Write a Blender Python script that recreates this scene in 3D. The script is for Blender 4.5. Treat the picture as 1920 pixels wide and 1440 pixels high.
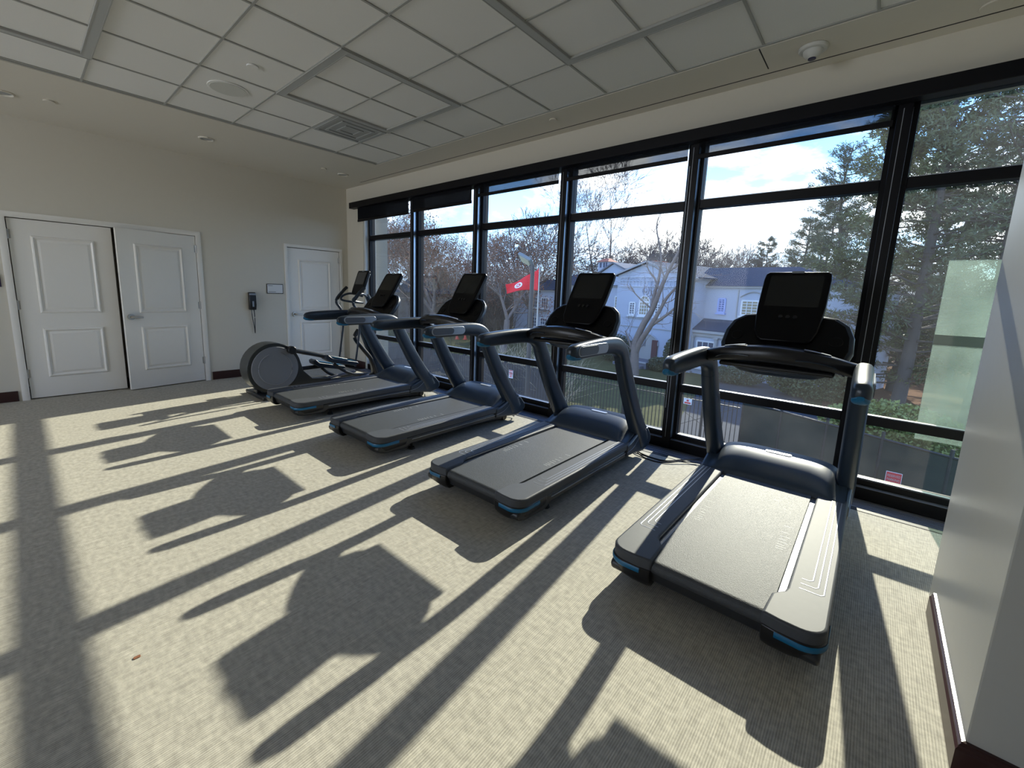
import bpy, bmesh, math, random
from math import sin, cos, pi, radians as RAD
from mathutils import Vector, Matrix
import numpy as np

scene = bpy.context.scene
for o in list(bpy.data.objects):
    bpy.data.objects.remove(o, do_unlink=True)
col = scene.collection
random.seed(7)

# ------------------------------------------------------------------ camera
def cam_matrix(yaw, pitch, roll):
    cy, sy, cp, sp = cos(yaw), sin(yaw), cos(pitch), sin(pitch)
    f = Vector((-sy*cp, cy*cp, -sp)); r = Vector((cy, sy, 0)); u = r.cross(f)
    r2 = cos(roll)*r + sin(roll)*u; u2 = -sin(roll)*r + cos(roll)*u
    m = Matrix((r2, u2, -f)).transposed()
    return m
cd = bpy.data.cameras.new('camera'); cam = bpy.data.objects.new('camera', cd); col.objects.link(cam)
m4 = cam_matrix(RAD(41.155), RAD(9.167), RAD(2.043)).to_4x4(); m4.translation = Vector((0, 0, 1.5))
cam.matrix_world = m4
cd.sensor_width = 36; cd.lens = 36*794.8/1920
cd.shift_x = 18.4/1920; cd.shift_y = -43.4/1920
cd.clip_start = .05; cd.clip_end = 800
scene.camera = cam

# ------------------------------------------------------------------ view, world, sun
scene.view_settings.view_transform = 'Standard'; scene.view_settings.look = 'None'
scene.view_settings.gamma = 1; scene.view_settings.use_curve_mapping = False
scene.view_settings.exposure = 0.42
try:
    scene.cycles.max_bounces = 8; scene.cycles.diffuse_bounces = 5; scene.cycles.glossy_bounces = 3
    scene.cycles.transparent_max_bounces = 16; scene.cycles.transmission_bounces = 3
    scene.cycles.caustics_reflective = False; scene.cycles.caustics_refractive = False
    scene.cycles.sample_clamp_indirect = 6
except Exception: pass

SUN_DIR = Vector((-.108, 1, .543)).normalized()
SUN_E, SKY_S = 8.5, 2.7
sl = bpy.data.lights.new('sun', 'SUN'); sl.energy = SUN_E; sl.color = (1, .91, .76); sl.angle = RAD(.55)
so = bpy.data.objects.new('sun', sl); col.objects.link(so); so.location = SUN_DIR*40
so.rotation_euler = (-SUN_DIR).to_track_quat('-Z', 'Y').to_euler()

w = bpy.data.worlds.new('world'); scene.world = w; w.use_nodes = True
nt = w.node_tree; nt.nodes.clear()
def N(t, typ, **kw):
    n = t.nodes.new(typ)
    for k, v in kw.items():
        if k.startswith('i_'):
            n.inputs[k[2:].replace('_', ' ')].default_value = v
        else: setattr(n, k, v)
    return n
def L(t, a, b): t.links.new(a, b)
tc = N(nt, 'ShaderNodeTexCoord'); sep = N(nt, 'ShaderNodeSeparateXYZ'); L(nt, tc.outputs['Generated'], sep.inputs[0])
ramp = N(nt, 'ShaderNodeValToRGB'); L(nt, sep.outputs['Z'], ramp.inputs[0])
e = ramp.color_ramp.elements
e[0].position = 0.0; e[0].color = (.62, .78, 1.0, 1)
e[1].position = .55; e[1].color = (.07, .19, .55, 1)
x_ = e.new(.12); x_.color = (.34, .60, 1.0, 1)
x_ = e.new(.30); x_.color = (.17, .38, .85, 1)
mp = N(nt, 'ShaderNodeMapping'); mp.inputs['Scale'].default_value = (1, 1, 2.6); mp.inputs['Location'].default_value = (.35, .1, .2)
L(nt, tc.outputs['Generated'], mp.inputs[0])
nz = N(nt, 'ShaderNodeTexNoise'); nz.inputs['Scale'].default_value = 3.1; nz.inputs['Detail'].default_value = 7; nz.inputs['Roughness'].default_value = .58
L(nt, mp.outputs[0], nz.inputs['Vector'])
# more cloud towards the sun's side of the sky
dt = N(nt, 'ShaderNodeVectorMath', operation='DOT_PRODUCT'); L(nt, tc.outputs['Generated'], dt.inputs[0]); dt.inputs[1].default_value = Vector((-.10, .97, .22)).normalized()
mr = N(nt, 'ShaderNodeMapRange'); L(nt, dt.outputs['Value'], mr.inputs[0]); mr.inputs[1].default_value = .82; mr.inputs[2].default_value = 1.0; mr.inputs[3].default_value = 0; mr.inputs[4].default_value = .11
ad = N(nt, 'ShaderNodeMath', operation='ADD'); L(nt, nz.outputs[0], ad.inputs[0]); L(nt, mr.outputs[0], ad.inputs[1])
cr = N(nt, 'ShaderNodeValToRGB'); L(nt, ad.outputs[0], cr.inputs[0]); cr.color_ramp.elements[0].position = .52; cr.color_ramp.elements[1].position = .68
mx = N(nt, 'ShaderNodeMix', data_type='RGBA'); L(nt, cr.outputs[0], mx.inputs[0]); L(nt, ramp.outputs[0], mx.inputs[6]); mx.inputs[7].default_value = (.80, .79, .80, 1)
bg = N(nt, 'ShaderNodeBackground'); bg.inputs[1].default_value = SKY_S*1.25; L(nt, mx.outputs[2], bg.inputs[0])
wo = N(nt, 'ShaderNodeOutputWorld'); L(nt, bg.outputs[0], wo.inputs[0])

# added unseen fill lamp behind the camera to brighten the interior
def area(name, loc, rot, sx, sy, power, color):
    l = bpy.data.lights.new(name, 'AREA'); l.shape = 'RECTANGLE'; l.size = sx; l.size_y = sy; l.energy = power; l.color = color
    o = bpy.data.objects.new(name, l); col.objects.link(o); o.location = loc; o.rotation_euler = rot
    return o
FILL = 62
area('rear_fill', (-4.9, -6.3, 1.9), (RAD(90), 0, 0), 3.4, 2.0, FILL, (1, .92, .82))

# ------------------------------------------------------------------ materials
MATS = {}
def mat(name, color, rough=.5, metal=0, spec=.5, noise=0, nscale=20, bump=0, bscale=200, coat=0, alpha=1, emis=None):
    m = bpy.data.materials.new(name); m.use_nodes = True; t = m.node_tree
    b = t.nodes['Principled BSDF']
    b.inputs['Base Color'].default_value = (*color, 1); b.inputs['Roughness'].default_value = rough
    b.inputs['Metallic'].default_value = metal; b.inputs['Specular IOR Level'].default_value = spec
    b.inputs['Coat Weight'].default_value = coat; b.inputs['Alpha'].default_value = alpha
    co = N(t, 'ShaderNodeTexCoord')
    n = N(t, 'ShaderNodeTexNoise'); n.inputs['Scale'].default_value = nscale; n.inputs['Detail'].default_value = 5
    L(t, co.outputs['Object'], n.inputs['Vector'])
    r = N(t, 'ShaderNodeMapRange'); L(t, n.outputs[0], r.inputs[0]); r.inputs[3].default_value = 1-noise; r.inputs[4].default_value = 1+noise
    v = N(t, 'ShaderNodeVectorMath', operation='SCALE'); v.inputs[0].default_value = color; L(t, r.outputs[0], v.inputs['Scale'])
    L(t, v.outputs[0], b.inputs['Base Color'])
    if bump:
        n2 = N(t, 'ShaderNodeTexNoise'); n2.inputs['Scale'].default_value = bscale; n2.inputs['Detail'].default_value = 3
        L(t, co.outputs['Object'], n2.inputs['Vector'])
        bp = N(t, 'ShaderNodeBump'); bp.inputs['Strength'].default_value = bump; bp.inputs['Distance'].default_value = .01
        L(t, n2.outputs[0], bp.inputs['Height']); L(t, bp.outputs[0], b.inputs['Normal'])
    if emis: b.inputs['Emission Color'].default_value = (*emis[:3], 1); b.inputs['Emission Strength'].default_value = emis[3]
    MATS[name] = m
    return m
wall_m = mat('wall_paint', (.66, .625, .54), .45, noise=.015, bump=.05, bscale=300)
soffit_m = mat('soffit_paint', (.70, .66, .58), .6, noise=.015)
tile_m = mat('acoustic_tile', (.80, .79, .76), .9, noise=.03, nscale=120, bump=.1, bscale=400)
gridbar_m = mat('grid_bar', (.38, .38, .36), .6)
lens_m = mat('unlit_lens', (.42, .43, .42), .5)
slot_m = mat('slot_black', (.01, .01, .012), .6)
base_m = mat('baseboard_brown', (.035, .012, .012), .35)
door_m = mat('door_paint', (.83, .81, .76), .38, noise=.01)
nickel_m = mat('satin_nickel', (.6, .58, .55), .3, metal=1)
hinge_m = mat('hinge_nickel', (.45, .44, .42), .45, metal=.8)
frame_m = mat('black_mullion', (.0035, .0035, .006), .38, spec=.22, noise=.05)
framelt_m = mat('sky_reflection_side', (.40, .50, .62), .3, metal=.9)
alu_m = mat('grille_aluminium', (.16, .17, .21), .34, metal=.2)
shell_m = mat('treadmill_shell', (.017, .028, .045), .33, noise=.04, bump=.03, bscale=900)
hood_m = mat('treadmill_hood', (.024, .038, .058), .42, noise=.04)
rail_m = mat('side_rail_plastic', (.065, .07, .08), .55, spec=.22, noise=.08, nscale=30, bump=.08, bscale=1200)
groove_m = mat('rail_groove', (.22, .23, .26), .3, spec=.9)
blackp_m = mat('black_plastic', (.008, .008, .010), .35)
gloss_m = mat('console_glass', (.003, .003, .004), .3, spec=.15)
screen_m = mat('screen_glass', (.014, .015, .015), .25, spec=.25)
darkf_m = mat('steel_frame', (.02, .022, .026), .4)
blue_m = mat('blue_accent', (.0, .12, .26), .4)
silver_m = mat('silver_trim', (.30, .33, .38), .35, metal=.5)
pad_m = mat('grip_pad', (.10, .11, .13), .5)
white_m = mat('white_print', (.36, .37, .37), .6)
greyd_m = mat('disc_grey', (.20, .21, .24), .42)
drum_m = mat('drum_shell', (.035, .038, .038), .28)
rubber_m = mat('rubber', (.01, .01, .01), .7)
cord_m = mat('cord_black', (.01, .01, .013), .4)
cordw_m = mat('cord_white', (.6, .62, .62), .5)
paper_m = mat('paper', (.72, .74, .76), .6)
red_m = mat('sign_red', (.60, .03, .04), .5)
flag_m = mat('flag_red', (.70, .006, .02), .7)
flagw_m = mat('flag_white', (.85, .80, .82), .7)
grass_m = mat('lawn', (.080, .080, .034), .95, spec=.05, noise=.35, nscale=1.3)
asph_m = mat('asphalt', (.05, .056, .066), .9, spec=.1, noise=.15, nscale=2)
mulch_m = mat('leaf_litter', (.14, .07, .04), .95, spec=.05, noise=.35, nscale=2.2)
woodf_m = mat('fence_wood', (.045, .042, .045), .8, noise=.25, nscale=8)
iron_m = mat('fence_iron', (.012, .012, .014), .5)
mesh_m = mat('fence_screen', (.030, .038, .032), .85, spec=.1, noise=.2, nscale=3)
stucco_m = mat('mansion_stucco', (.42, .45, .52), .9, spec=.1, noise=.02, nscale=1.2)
cream_m = mat('mansion_trim', (.36, .355, .35), .8)
slate_m = mat('slate_roof', (.045, .062, .095), .95, spec=.02, noise=.15, nscale=6)
rtile_m = mat('red_roof_tile', (.42, .13, .07), .8, noise=.2, nscale=8)
winglass_m = mat('mansion_glass', (.07, .09, .14), .15)
winwarm_m = mat('mansion_curtained_glass', (.30, .25, .15), .3)
winfr_m = mat('mansion_window_frame', (.72, .72, .72), .6)
stone_m = mat('porch_stone', (.13, .13, .15), .8)
dkwood_m = mat('dark_door', (.09, .03, .03), .6)
bark_m = mat('bark_grey', (.13, .10, .088), .9, noise=.25, nscale=8)
bark2_m = mat('bark_pale', (.21, .16, .13), .9, noise=.25, nscale=6)
bark3_m = mat('bark_pine', (.085, .07, .06), .95, noise=.25, nscale=6)
oakl_m = mat('dry_oak_leaf', (.22, .09, .045), .8, noise=.3, nscale=3)
needle_m = mat('pine_needle', (.085, .10, .05), .75, noise=.4, nscale=2)
needle2_m = mat('pine_needle_light', (.11, .12, .045), .75, noise=.4, nscale=2)
twig_m = mat('undergrowth_twig', (.10, .082, .065), .95, noise=.3, nscale=2)
bush_m = mat('bush_leaf', (.20, .22, .05), .8, noise=.4, nscale=4)
pole_m = mat('lamp_pole', (.055, .05, .048), .6)
cone_m = mat('traffic_orange', (.85, .10, .05), .6)
brick_m = mat('cream_siding', (.40, .37, .29), .85, noise=.04)
dome_m = mat('dome_white', (.62, .62, .60), .45)
lensd_m = mat('dome_lens', (.03, .03, .08), .15)
vent_m = mat('vent_grey', (.36, .37, .37), .5)

def carpet():
    m = bpy.data.materials.new('carpet_ribbed'); m.use_nodes = True; t = m.node_tree; b = t.nodes['Principled BSDF']
    b.inputs['Roughness'].default_value = .75; b.inputs['Specular IOR Level'].default_value = .25
    co = N(t, 'ShaderNodeTexCoord')
    wv = N(t, 'ShaderNodeTexWave', wave_type='BANDS', bands_direction='X'); wv.inputs['Scale'].default_value = 38; wv.inputs['Distortion'].default_value = 1.2; wv.inputs['Detail'].default_value = 3; wv.inputs['Detail Scale'].default_value = 6
    L(t, co.outputs['Object'], wv.inputs['Vector'])
    mp = N(t, 'ShaderNodeMapping'); mp.inputs['Scale'].default_value = (160, 9, 1); L(t, co.outputs['Object'], mp.inputs[0])
    n1 = N(t, 'ShaderNodeTexNoise'); n1.inputs['Scale'].default_value = 1; n1.inputs['Detail'].default_value = 4; L(t, mp.outputs[0], n1.inputs['Vector'])
    mp2 = N(t, 'ShaderNodeMapping'); mp2.inputs['Scale'].default_value = (24, 40, 1); L(t, co.outputs['Object'], mp2.inputs[0])
    n2 = N(t, 'ShaderNodeTexNoise'); n2.inputs['Scale'].default_value = 1; n2.inputs['Detail'].default_value = 4; L(t, mp2.outputs[0], n2.inputs['Vector'])
    a = N(t, 'ShaderNodeMath', operation='ADD'); L(t, n1.outputs[0], a.inputs[0]); L(t, n2.outputs[0], a.inputs[1])
    a2 = N(t, 'ShaderNodeMath', operation='MULTIPLY_ADD'); L(t, wv.outputs['Fac'], a2.inputs[0]); a2.inputs[1].default_value = .45; L(t, a.outputs[0], a2.inputs[2])
    r = N(t, 'ShaderNodeValToRGB'); L(t, a2.outputs[0], r.inputs[0])
    r.color_ramp.elements[0].position = .55; r.color_ramp.elements[0].color = (.29, .275, .235, 1)
    r.color_ramp.elements[1].position = 1.75; r.color_ramp.elements[1].position = 1.0; r.color_ramp.elements[1].color = (.56, .53, .45, 1)
    mrr = N(t, 'ShaderNodeMapRange'); L(t, a2.outputs[0], mrr.inputs[0]); mrr.inputs[1].default_value = .6; mrr.inputs[2].default_value = 1.7
    mrr.inputs[3].default_value = .4; mrr.inputs[4].default_value = 1.0; L(t, mrr.outputs[0], r.inputs[0])
    L(t, r.outputs[0], b.inputs['Base Color'])
    bp = N(t, 'ShaderNodeBump'); bp.inputs['Strength'].default_value = .35; bp.inputs['Distance'].default_value = .003; L(t, a2.outputs[0], bp.inputs['Height']); L(t, bp.outputs[0], b.inputs['Normal'])
    return m
carpet_m = carpet()

def belt_mat():
    m = mat('running_belt', (.055, .060, .066), .55, spec=.35, noise=.15, nscale=30)
    t = m.node_tree; b = t.nodes['Principled BSDF']; co = N(t, 'ShaderNodeTexCoord')
    v = N(t, 'ShaderNodeTexVoronoi'); v.inputs['Scale'].default_value = 260; L(t, co.outputs['Object'], v.inputs['Vector'])
    bp = N(t, 'ShaderNodeBump'); bp.inputs['Strength'].default_value = .5; bp.inputs['Distance'].default_value = .002; L(t, v.outputs['Distance'], bp.inputs['Height']); L(t, bp.outputs[0], b.inputs['Normal'])
    return m
belt_m = belt_mat()

def glass_mat(name, tint, refl=.06, dust=.0, dustcol=(.8, .8, .78)):
    m = bpy.data.materials.new(name); m.use_nodes = True; t = m.node_tree; t.nodes.clear()
    tr = N(t, 'ShaderNodeBsdfTransparent'); tr.inputs[0].default_value = (*tint, 1)
    gl = N(t, 'ShaderNodeBsdfGlossy'); gl.inputs['Roughness'].default_value = .0
    fr = N(t, 'ShaderNodeFresnel'); fr.inputs[0].default_value = 1.35
    mu = N(t, 'ShaderNodeMath', operation='MULTIPLY'); L(t, fr.outputs[0], mu.inputs[0]); mu.inputs[1].default_value = refl/.05
    cl = N(t, 'ShaderNodeMath', operation='MINIMUM'); L(t, mu.outputs[0], cl.inputs[0]); cl.inputs[1].default_value = .6
    a = N(t, 'ShaderNodeMixShader'); L(t, cl.outputs[0], a.inputs[0]); L(t, tr.outputs[0], a.inputs[1]); L(t, gl.outputs[0], a.inputs[2])
    out = N(t, 'ShaderNodeOutputMaterial'); last = a
    if dust:
        co = N(t, 'ShaderNodeTexCoord'); n = N(t, 'ShaderNodeTexNoise'); n.inputs['Scale'].default_value = 2.5; n.inputs['Detail'].default_value = 6; L(t, co.outputs['Object'], n.inputs['Vector'])
        n2 = N(t, 'ShaderNodeTexNoise'); n2.inputs['Scale'].default_value = 45; n2.inputs['Detail'].default_value = 2; L(t, co.outputs['Object'], n2.inputs['Vector'])
        r2 = N(t, 'ShaderNodeMapRange'); L(t, n2.outputs[0], r2.inputs[0]); r2.inputs[1].default_value = .80; r2.inputs[2].default_value = .84; r2.inputs[3].default_value = 0; r2.inputs[4].default_value = .10
        r = N(t, 'ShaderNodeMapRange'); L(t, n.outputs[0], r.inputs[0]); r.inputs[1].default_value = .3; r.inputs[2].default_value = .7; r.inputs[3].default_value = dust*.5; r.inputs[4].default_value = dust*1.5
        s = N(t, 'ShaderNodeMath', operation='ADD'); L(t, r.outputs[0], s.inputs[0]); L(t, r2.outputs[0], s.inputs[1])
        df = N(t, 'ShaderNodeBsdfTranslucent'); df.inputs[0].default_value = (*dustcol, 1)
        d2 = N(t, 'ShaderNodeMixShader'); L(t, s.outputs[0], d2.inputs[0]); L(t, a.outputs[0], d2.inputs[1]); L(t, df.outputs[0], d2.inputs[2]); last = d2
    L(t, last.outputs[0], out.inputs[0])
    return m
pane_m = glass_mat('window_glass', (.84, .87, .87), .012, dust=.004)
pane2_m = glass_mat('window_glass_dusty', (.84, .87, .86), .012, dust=.009)
green_m = glass_mat('green_glass', (.62, .71, .66), .03, dust=.15, dustcol=(.50, .58, .52))
def shade_mat(name, tint):
    m = bpy.data.materials.new(name); m.use_nodes = True; t = m.node_tree; t.nodes.clear()
    tr = N(t, 'ShaderNodeBsdfTransparent'); tr.inputs[0].default_value = (1, 1, 1, 1)
    df = N(t, 'ShaderNodeBsdfDiffuse'); df.inputs[0].default_value = (.012, .013, .016, 1)
    co = N(t, 'ShaderNodeTexCoord'); n = N(t, 'ShaderNodeTexNoise'); n.inputs['Scale'].default_value = 900; L(t, co.outputs['Object'], n.inputs['Vector'])
    mr_ = N(t, 'ShaderNodeMapRange'); L(t, n.outputs[0], mr_.inputs[0]); mr_.inputs[3].default_value = 1-tint-.02; mr_.inputs[4].default_value = 1-tint+.02
    a = N(t, 'ShaderNodeMixShader'); L(t, mr_.outputs[0], a.inputs[0]); L(t, tr.outputs[0], a.inputs[1]); L(t, df.outputs[0], a.inputs[2])
    out = N(t, 'ShaderNodeOutputMaterial'); L(t, a.outputs[0], out.inputs[0])
    return m
shade_open_m = shade_mat('shade_fabric_sheer', .34)
shade_dark_m = shade_mat('shade_fabric_dense', .05)

# ------------------------------------------------------------------ mesh helpers
class MB:
    def __init__(s): s.v = []; s.f = []
    def add(s, vs, fs):
        b = len(s.v); s.v += [tuple(p) for p in vs]; s.f += [tuple(b+i for i in f) for f in fs]; return s
    def box(s, x0, x1, y0, y1, z0, z1):
        return s.add([(x0,y0,z0),(x1,y0,z0),(x1,y1,z0),(x0,y1,z0),(x0,y0,z1),(x1,y0,z1),(x1,y1,z1),(x0,y1,z1)],
              [(0,3,2,1),(4,5,6,7),(0,1,5,4),(1,2,6,5),(2,3,7,6),(3,0,4,7)])
    def loft(s, rings, caps=True, closed=True):
        n = len(rings[0]); b = len(s.v)
        for r in rings: s.v += [tuple(p) for p in r]
        for i in range(len(rings)-1):
            for j in range(n if closed else n-1):
                k = (j+1) % n
                s.f.append((b+i*n+j, b+i*n+k, b+(i+1)*n+k, b+(i+1)*n+j))
        if caps:
            s.f.append(tuple(b+j for j in range(n))[::-1]); s.f.append(tuple(b+(len(rings)-1)*n+j for j in range(n)))
        return s
    def prism(s, poly, axis, a0, a1):
        def P(p, a): return (a, p[0], p[1]) if axis == 'x' else (p[0], a, p[1]) if axis == 'y' else (p[0], p[1], a)
        return s.loft([[P(p, a0) for p in poly], [P(p, a1) for p in poly]])
    def tube(s, pts, rad, n=8, up=(0, 0, 1), sq=2.0, caps=True):
        """rad: number, (side, normal) or a list of those; sq>2 squares the section off"""
        pts = [Vector(p) for p in pts]; up = Vector(up)
        if not isinstance(rad, list): rad = [rad]*len(pts)
        rings = []
        for i, p in enumerate(pts):
            t = (pts[min(i+1, len(pts)-1)]-pts[max(i-1, 0)]).normalized()
            side = t.cross(up)
            if side.length < 1e-3: side = t.cross(Vector((0, 1, 0.01)))
            side.normalize(); nr = side.cross(t).normalized()
            a, b = rad[i] if isinstance(rad[i], tuple) else (rad[i], rad[i])
            ring = []
            for k in range(n):
                th = 2*pi*(k+.5)/n; c, d = cos(th), sin(th)
                c = math.copysign(abs(c)**(2/sq), c); d = math.copysign(abs(d)**(2/sq), d)
                ring.append(p+side*(a*c)+nr*(b*d))
            rings.append(ring)
        return s.loft(rings, caps)
    def cyl(s, c, r, h, axis='z', n=24, r2=None):
        r2 = r if r2 is None else r2; c = Vector(c); A = {'x': Vector((1,0,0)), 'y': Vector((0,1,0)), 'z': Vector((0,0,1))}[axis]
        return s.tube([c-A*h/2, c+A*h/2], [r, r2], n=n, up=(0, 1, 0) if axis != 'y' else (0, 0, 1))
    def sphere(s, c, r, n=12, sz=1, half=False):
        rings = []
        m = n//2
        for i in range(m+1):
            th = pi*(i/m)*(.5 if half else 1); rr = max(r*sin(th), 1e-4)
            rings.append([(c[0]+rr*cos(2*pi*k/n), c[1]+rr*sin(2*pi*k/n), c[2]+r*sz*cos(th)) for k in range(n)])
        return s.loft(rings)
    def xf(s, M):
        s.v = [tuple(M @ Vector(p)) for p in s.v]; return s
    def build(s, name, m, parent=None, bevel=0, smooth=35, seg=2, sub=0):
        me = bpy.data.meshes.new(name); me.from_pydata(s.v, [], s.f)
        bm = bmesh.new(); bm.from_mesh(me); bmesh.ops.recalc_face_normals(bm, faces=bm.faces); bm.to_mesh(me); bm.free()
        if smooth:
            me.shade_smooth(); me.set_sharp_from_angle(angle=RAD(smooth))
        me.materials.append(m)
        o = bpy.data.objects.new(name, me); col.objects.link(o)
        if parent: o.parent = parent
        if bevel:
            b = o.modifiers.new('bevel', 'BEVEL'); b.width = bevel; b.segments = seg; b.limit_method = 'ANGLE'; b.angle_limit = RAD(40)
        if sub:
            b = o.modifiers.new('sub', 'SUBSURF'); b.levels = sub; b.render_levels = sub
        return o
def rbox(x0, x1, y0, y1, r, n=5):
    pts = []
    for cx, cy, a0 in ((x1-r, y1-r, 0), (x0+r, y1-r, 90), (x0+r, y0+r, 180), (x1-r, y0+r, 270)):
        for i in range(n+1):
            a = RAD(a0+90*i/n); pts.append((cx+r*cos(a), cy+r*sin(a)))
    return pts
def smooth_path(pts, n=6):
    P = [Vector(p) for p in pts]; out = []
    for i in range(len(P)-1):
        p0 = P[max(i-1, 0)]; p1 = P[i]; p2 = P[i+1]; p3 = P[min(i+2, len(P)-1)]
        for k in range(n):
            t = k/n
            out.append(.5*((2*p1)+(p2-p0)*t+(2*p0-5*p1+4*p2-p3)*t*t+(3*p1-p0-3*p2+p3)*t**3))
    out.append(P[-1]); return out
def lerp_list(vals, n, k=6):
    out = []
    for i in range(len(vals)-1):
        for j in range(k):
            t = j/k
            a, b = vals[i], vals[i+1]
            out.append(tuple(x+(y-x)*t for x, y in zip(a, b)) if isinstance(a, tuple) else a+(b-a)*t)
    out.append(vals[-1]); return out
def tag(o, label=None, cat=None, group=None, kind=None):
    if label: o['label'] = label
    if cat: o['category'] = cat
    if group: o['group'] = group
    if kind: o['kind'] = kind
    return o
def st(o): o['kind'] = 'structure'; return o
def empty(name, loc, rz=0):
    o = bpy.data.objects.new(name, None); o.location = loc; o.rotation_euler = (0, 0, rz); o.empty_display_size = .1; col.objects.link(o); return o
def copy_tree(o, parent=None):
    c = o.copy(); col.objects.link(c); c.parent = parent
    for ch in list(o.children): copy_tree(ch, c)
    return c
def lump(m, scale, o): pass

# ================================================================== THE ROOM
XB, XR, YB, YW, H = -7.63, 5.2, -6.0, 4.2, 3.27
st(MB().box(XB-.2, XR, YB, 4.0, -.2, 0).build('floor', carpet_m, smooth=0))
st(MB().box(XB-.2, 1.62, 4.0, 4.42, -.2, -.012).build('floor', slot_m, smooth=0))
# back wall with the two-leaf opening and the single door opening
wl = MB()
wl.box(XB-.2, XB, YB, -.02, 0, H+.3).box(XB-.2, XB, -.02, 1.82, 2.17, H+.3).box(XB-.2, XB, 1.82, 3.08, 0, H+.3)
wl.box(XB-.2, XB, 3.08, 4.055, 2.14, H+.3).box(XB-.2, XB, 4.055, 4.5, 0, H+.3)
wl.box(XB-1.1, XB-1.0, -.4, 4.5, -.2, 2.6)
st(wl.build('wall_back', wall_m, smooth=0))
st(MB().box(XB-1.0, XB-.2, -.3, 4.2, -.2, -.01).box(XB-1.0, XB-.2, -.3, -.2, 0, 2.4).box(XB-1.0, XB-.2, 1.95, 2.05, 0, 2.4).box(XB-1.0, XB-.2, 4.1, 4.2, 0, 2.4).box(XB-1.0, XB-.2, -.3, 4.3, 2.4, 2.5).build('wall_closet', base_m, smooth=0))  # space behind the doors, coloured dark to paint the shade in the gap
# window wall: above the head and the pier at the left
ww = MB()
ww.box(XB, 1.62, YW, 4.45, 2.93, H+.3)
ww.box(XB, -7.07, YW, 4.45, 0, 2.93)
ww.box(1.53, 1.62, 2.9, 4.45, 0, H+.3)
st(ww.build('wall_window', wall_m, smooth=0))
# rear and side walls behind the camera, with an opening added to let the fill light in
rw = MB()
rw.box(XB-.2, -6.7, YB-.15, YB, 0, H+.3).box(-3.1, XR+.2, YB-.15, YB, 0, H+.3)
rw.box(-6.7, -3.1, YB-.15, YB, 0, .8).box(-6.7, -3.1, YB-.15, YB, 3.0, H+.3)
st(rw.build('wall_rear', wall_m, smooth=0))
st(MB().box(XR, XR+.2, YB, 2.0, 0, H+.3).build('wall_side', wall_m, smooth=0))
# the projecting wall at the right
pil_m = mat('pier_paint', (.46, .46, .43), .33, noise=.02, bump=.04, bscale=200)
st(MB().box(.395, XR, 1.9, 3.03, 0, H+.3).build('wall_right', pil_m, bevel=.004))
bb = MB()
prof = [(0, 0), (-.022, 0), (-.022, .088), (-.016, .096), (-.016, .103), (-.010, .108), (-.010, .114), (0, .116)]
bb.loft([[(.395+p[0], 1.9+p[0]*1.0, p[1]) for p in prof], [(.395+p[0], 2.85, p[1]) for p in prof]])
bb.loft([[(.395+p[0], 1.9+p[0], p[1]) for p in prof], [(XR, 1.9+p[0], p[1]) for p in prof]])
st(bb.build('baseboard_right', base_m, smooth=20))
b2 = MB()
for y0, y1 in ((YB, -.1), (1.9, 2.98), (4.10, 4.2)): b2.box(XB, XB+.014, y0, y1, 0, .125)
b2.box(XB, -7.07, YW-.014, YW, 0, .125)
st(b2.build('baseboard_back', base_m, bevel=.003))

# ceiling: plaster border, lay-in tile field and its grid
XT, YT = -5.78, 3.66
c1 = MB().box(XB-.2, XT, YB, YW+.2, H, H+.15).box(XT, XR, YT, YW+.2, H, H+.15)
st(c1.build('ceiling', soffit_m, smooth=0))
st(MB().box(XT, XR, YB, YT, H+.014, H+.15).build('ceiling', tile_m, smooth=0))
g = MB(); P = .61
xs = [-3.29+P*k for k in range(-4, 14)]; ys = [3.02-P*k for k in range(-0, 15)]
for x in xs:
    if XT < x < XR: g.box(x-.008, x+.008, YB, YT, H+.006, H+.0135)
for y in ys: g.box(XT, XR, y-.008, y+.008, H+.0062, H+.0136)
g.box(XT, XT+.02, YB, YT, H+.004, H+.0137).box(XT, XR, YT-.02, YT, H+.004, H+.0137)
st(g.build('trim_1', gridbar_m, smooth=0))
st(MB().box(-6.93, 1.5, 4.07, 4.083, H-.001, H+.01).build('trim_2', slot_m, smooth=0))
st(MB().box(-.885, -.877, YT, 4.0, H-.001, H+.01).build('trim_3', slot_m, smooth=0))

def square_light(x0, y0, label):
    o = empty('ceiling_light', (x0+.61, y0+.61, H)); wd = .062
    h_ = .61
    f = MB()
    for s_ in (-1, 1):
        f.box(-h_, h_, s_*h_-(wd if s_ > 0 else 0), s_*h_+(0 if s_ > 0 else wd), -.004, .012)
        f.box(s_*h_-(wd if s_ > 0 else 0), s_*h_+(0 if s_ > 0 else wd), -h_+wd, h_-wd, -.004, .012)
    f.build('lens', lens_m, o, bevel=.002)
    r = MB()
    for a in (h_, h_-wd):
        for s_ in (-1, 1):
            r.box(-a, a, s_*a-.004, s_*a+.004, -.006, .012).box(s_*a-.004, s_*a+.004, -a, a, -.006, .012)
    r.build('trim_edge', gridbar_m, o, smooth=0)
    tag(o, label, 'ceiling light')
square_light(-4.51, 1.80, 'unlit square outline light in the ceiling beside the grey air vent')
square_light(-2.07, 1.80, 'unlit square outline light in the ceiling nearest the windows, cut by the top edge')
square_light(-5.12, -.63, 'unlit square outline light in the top left corner of the ceiling')

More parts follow.
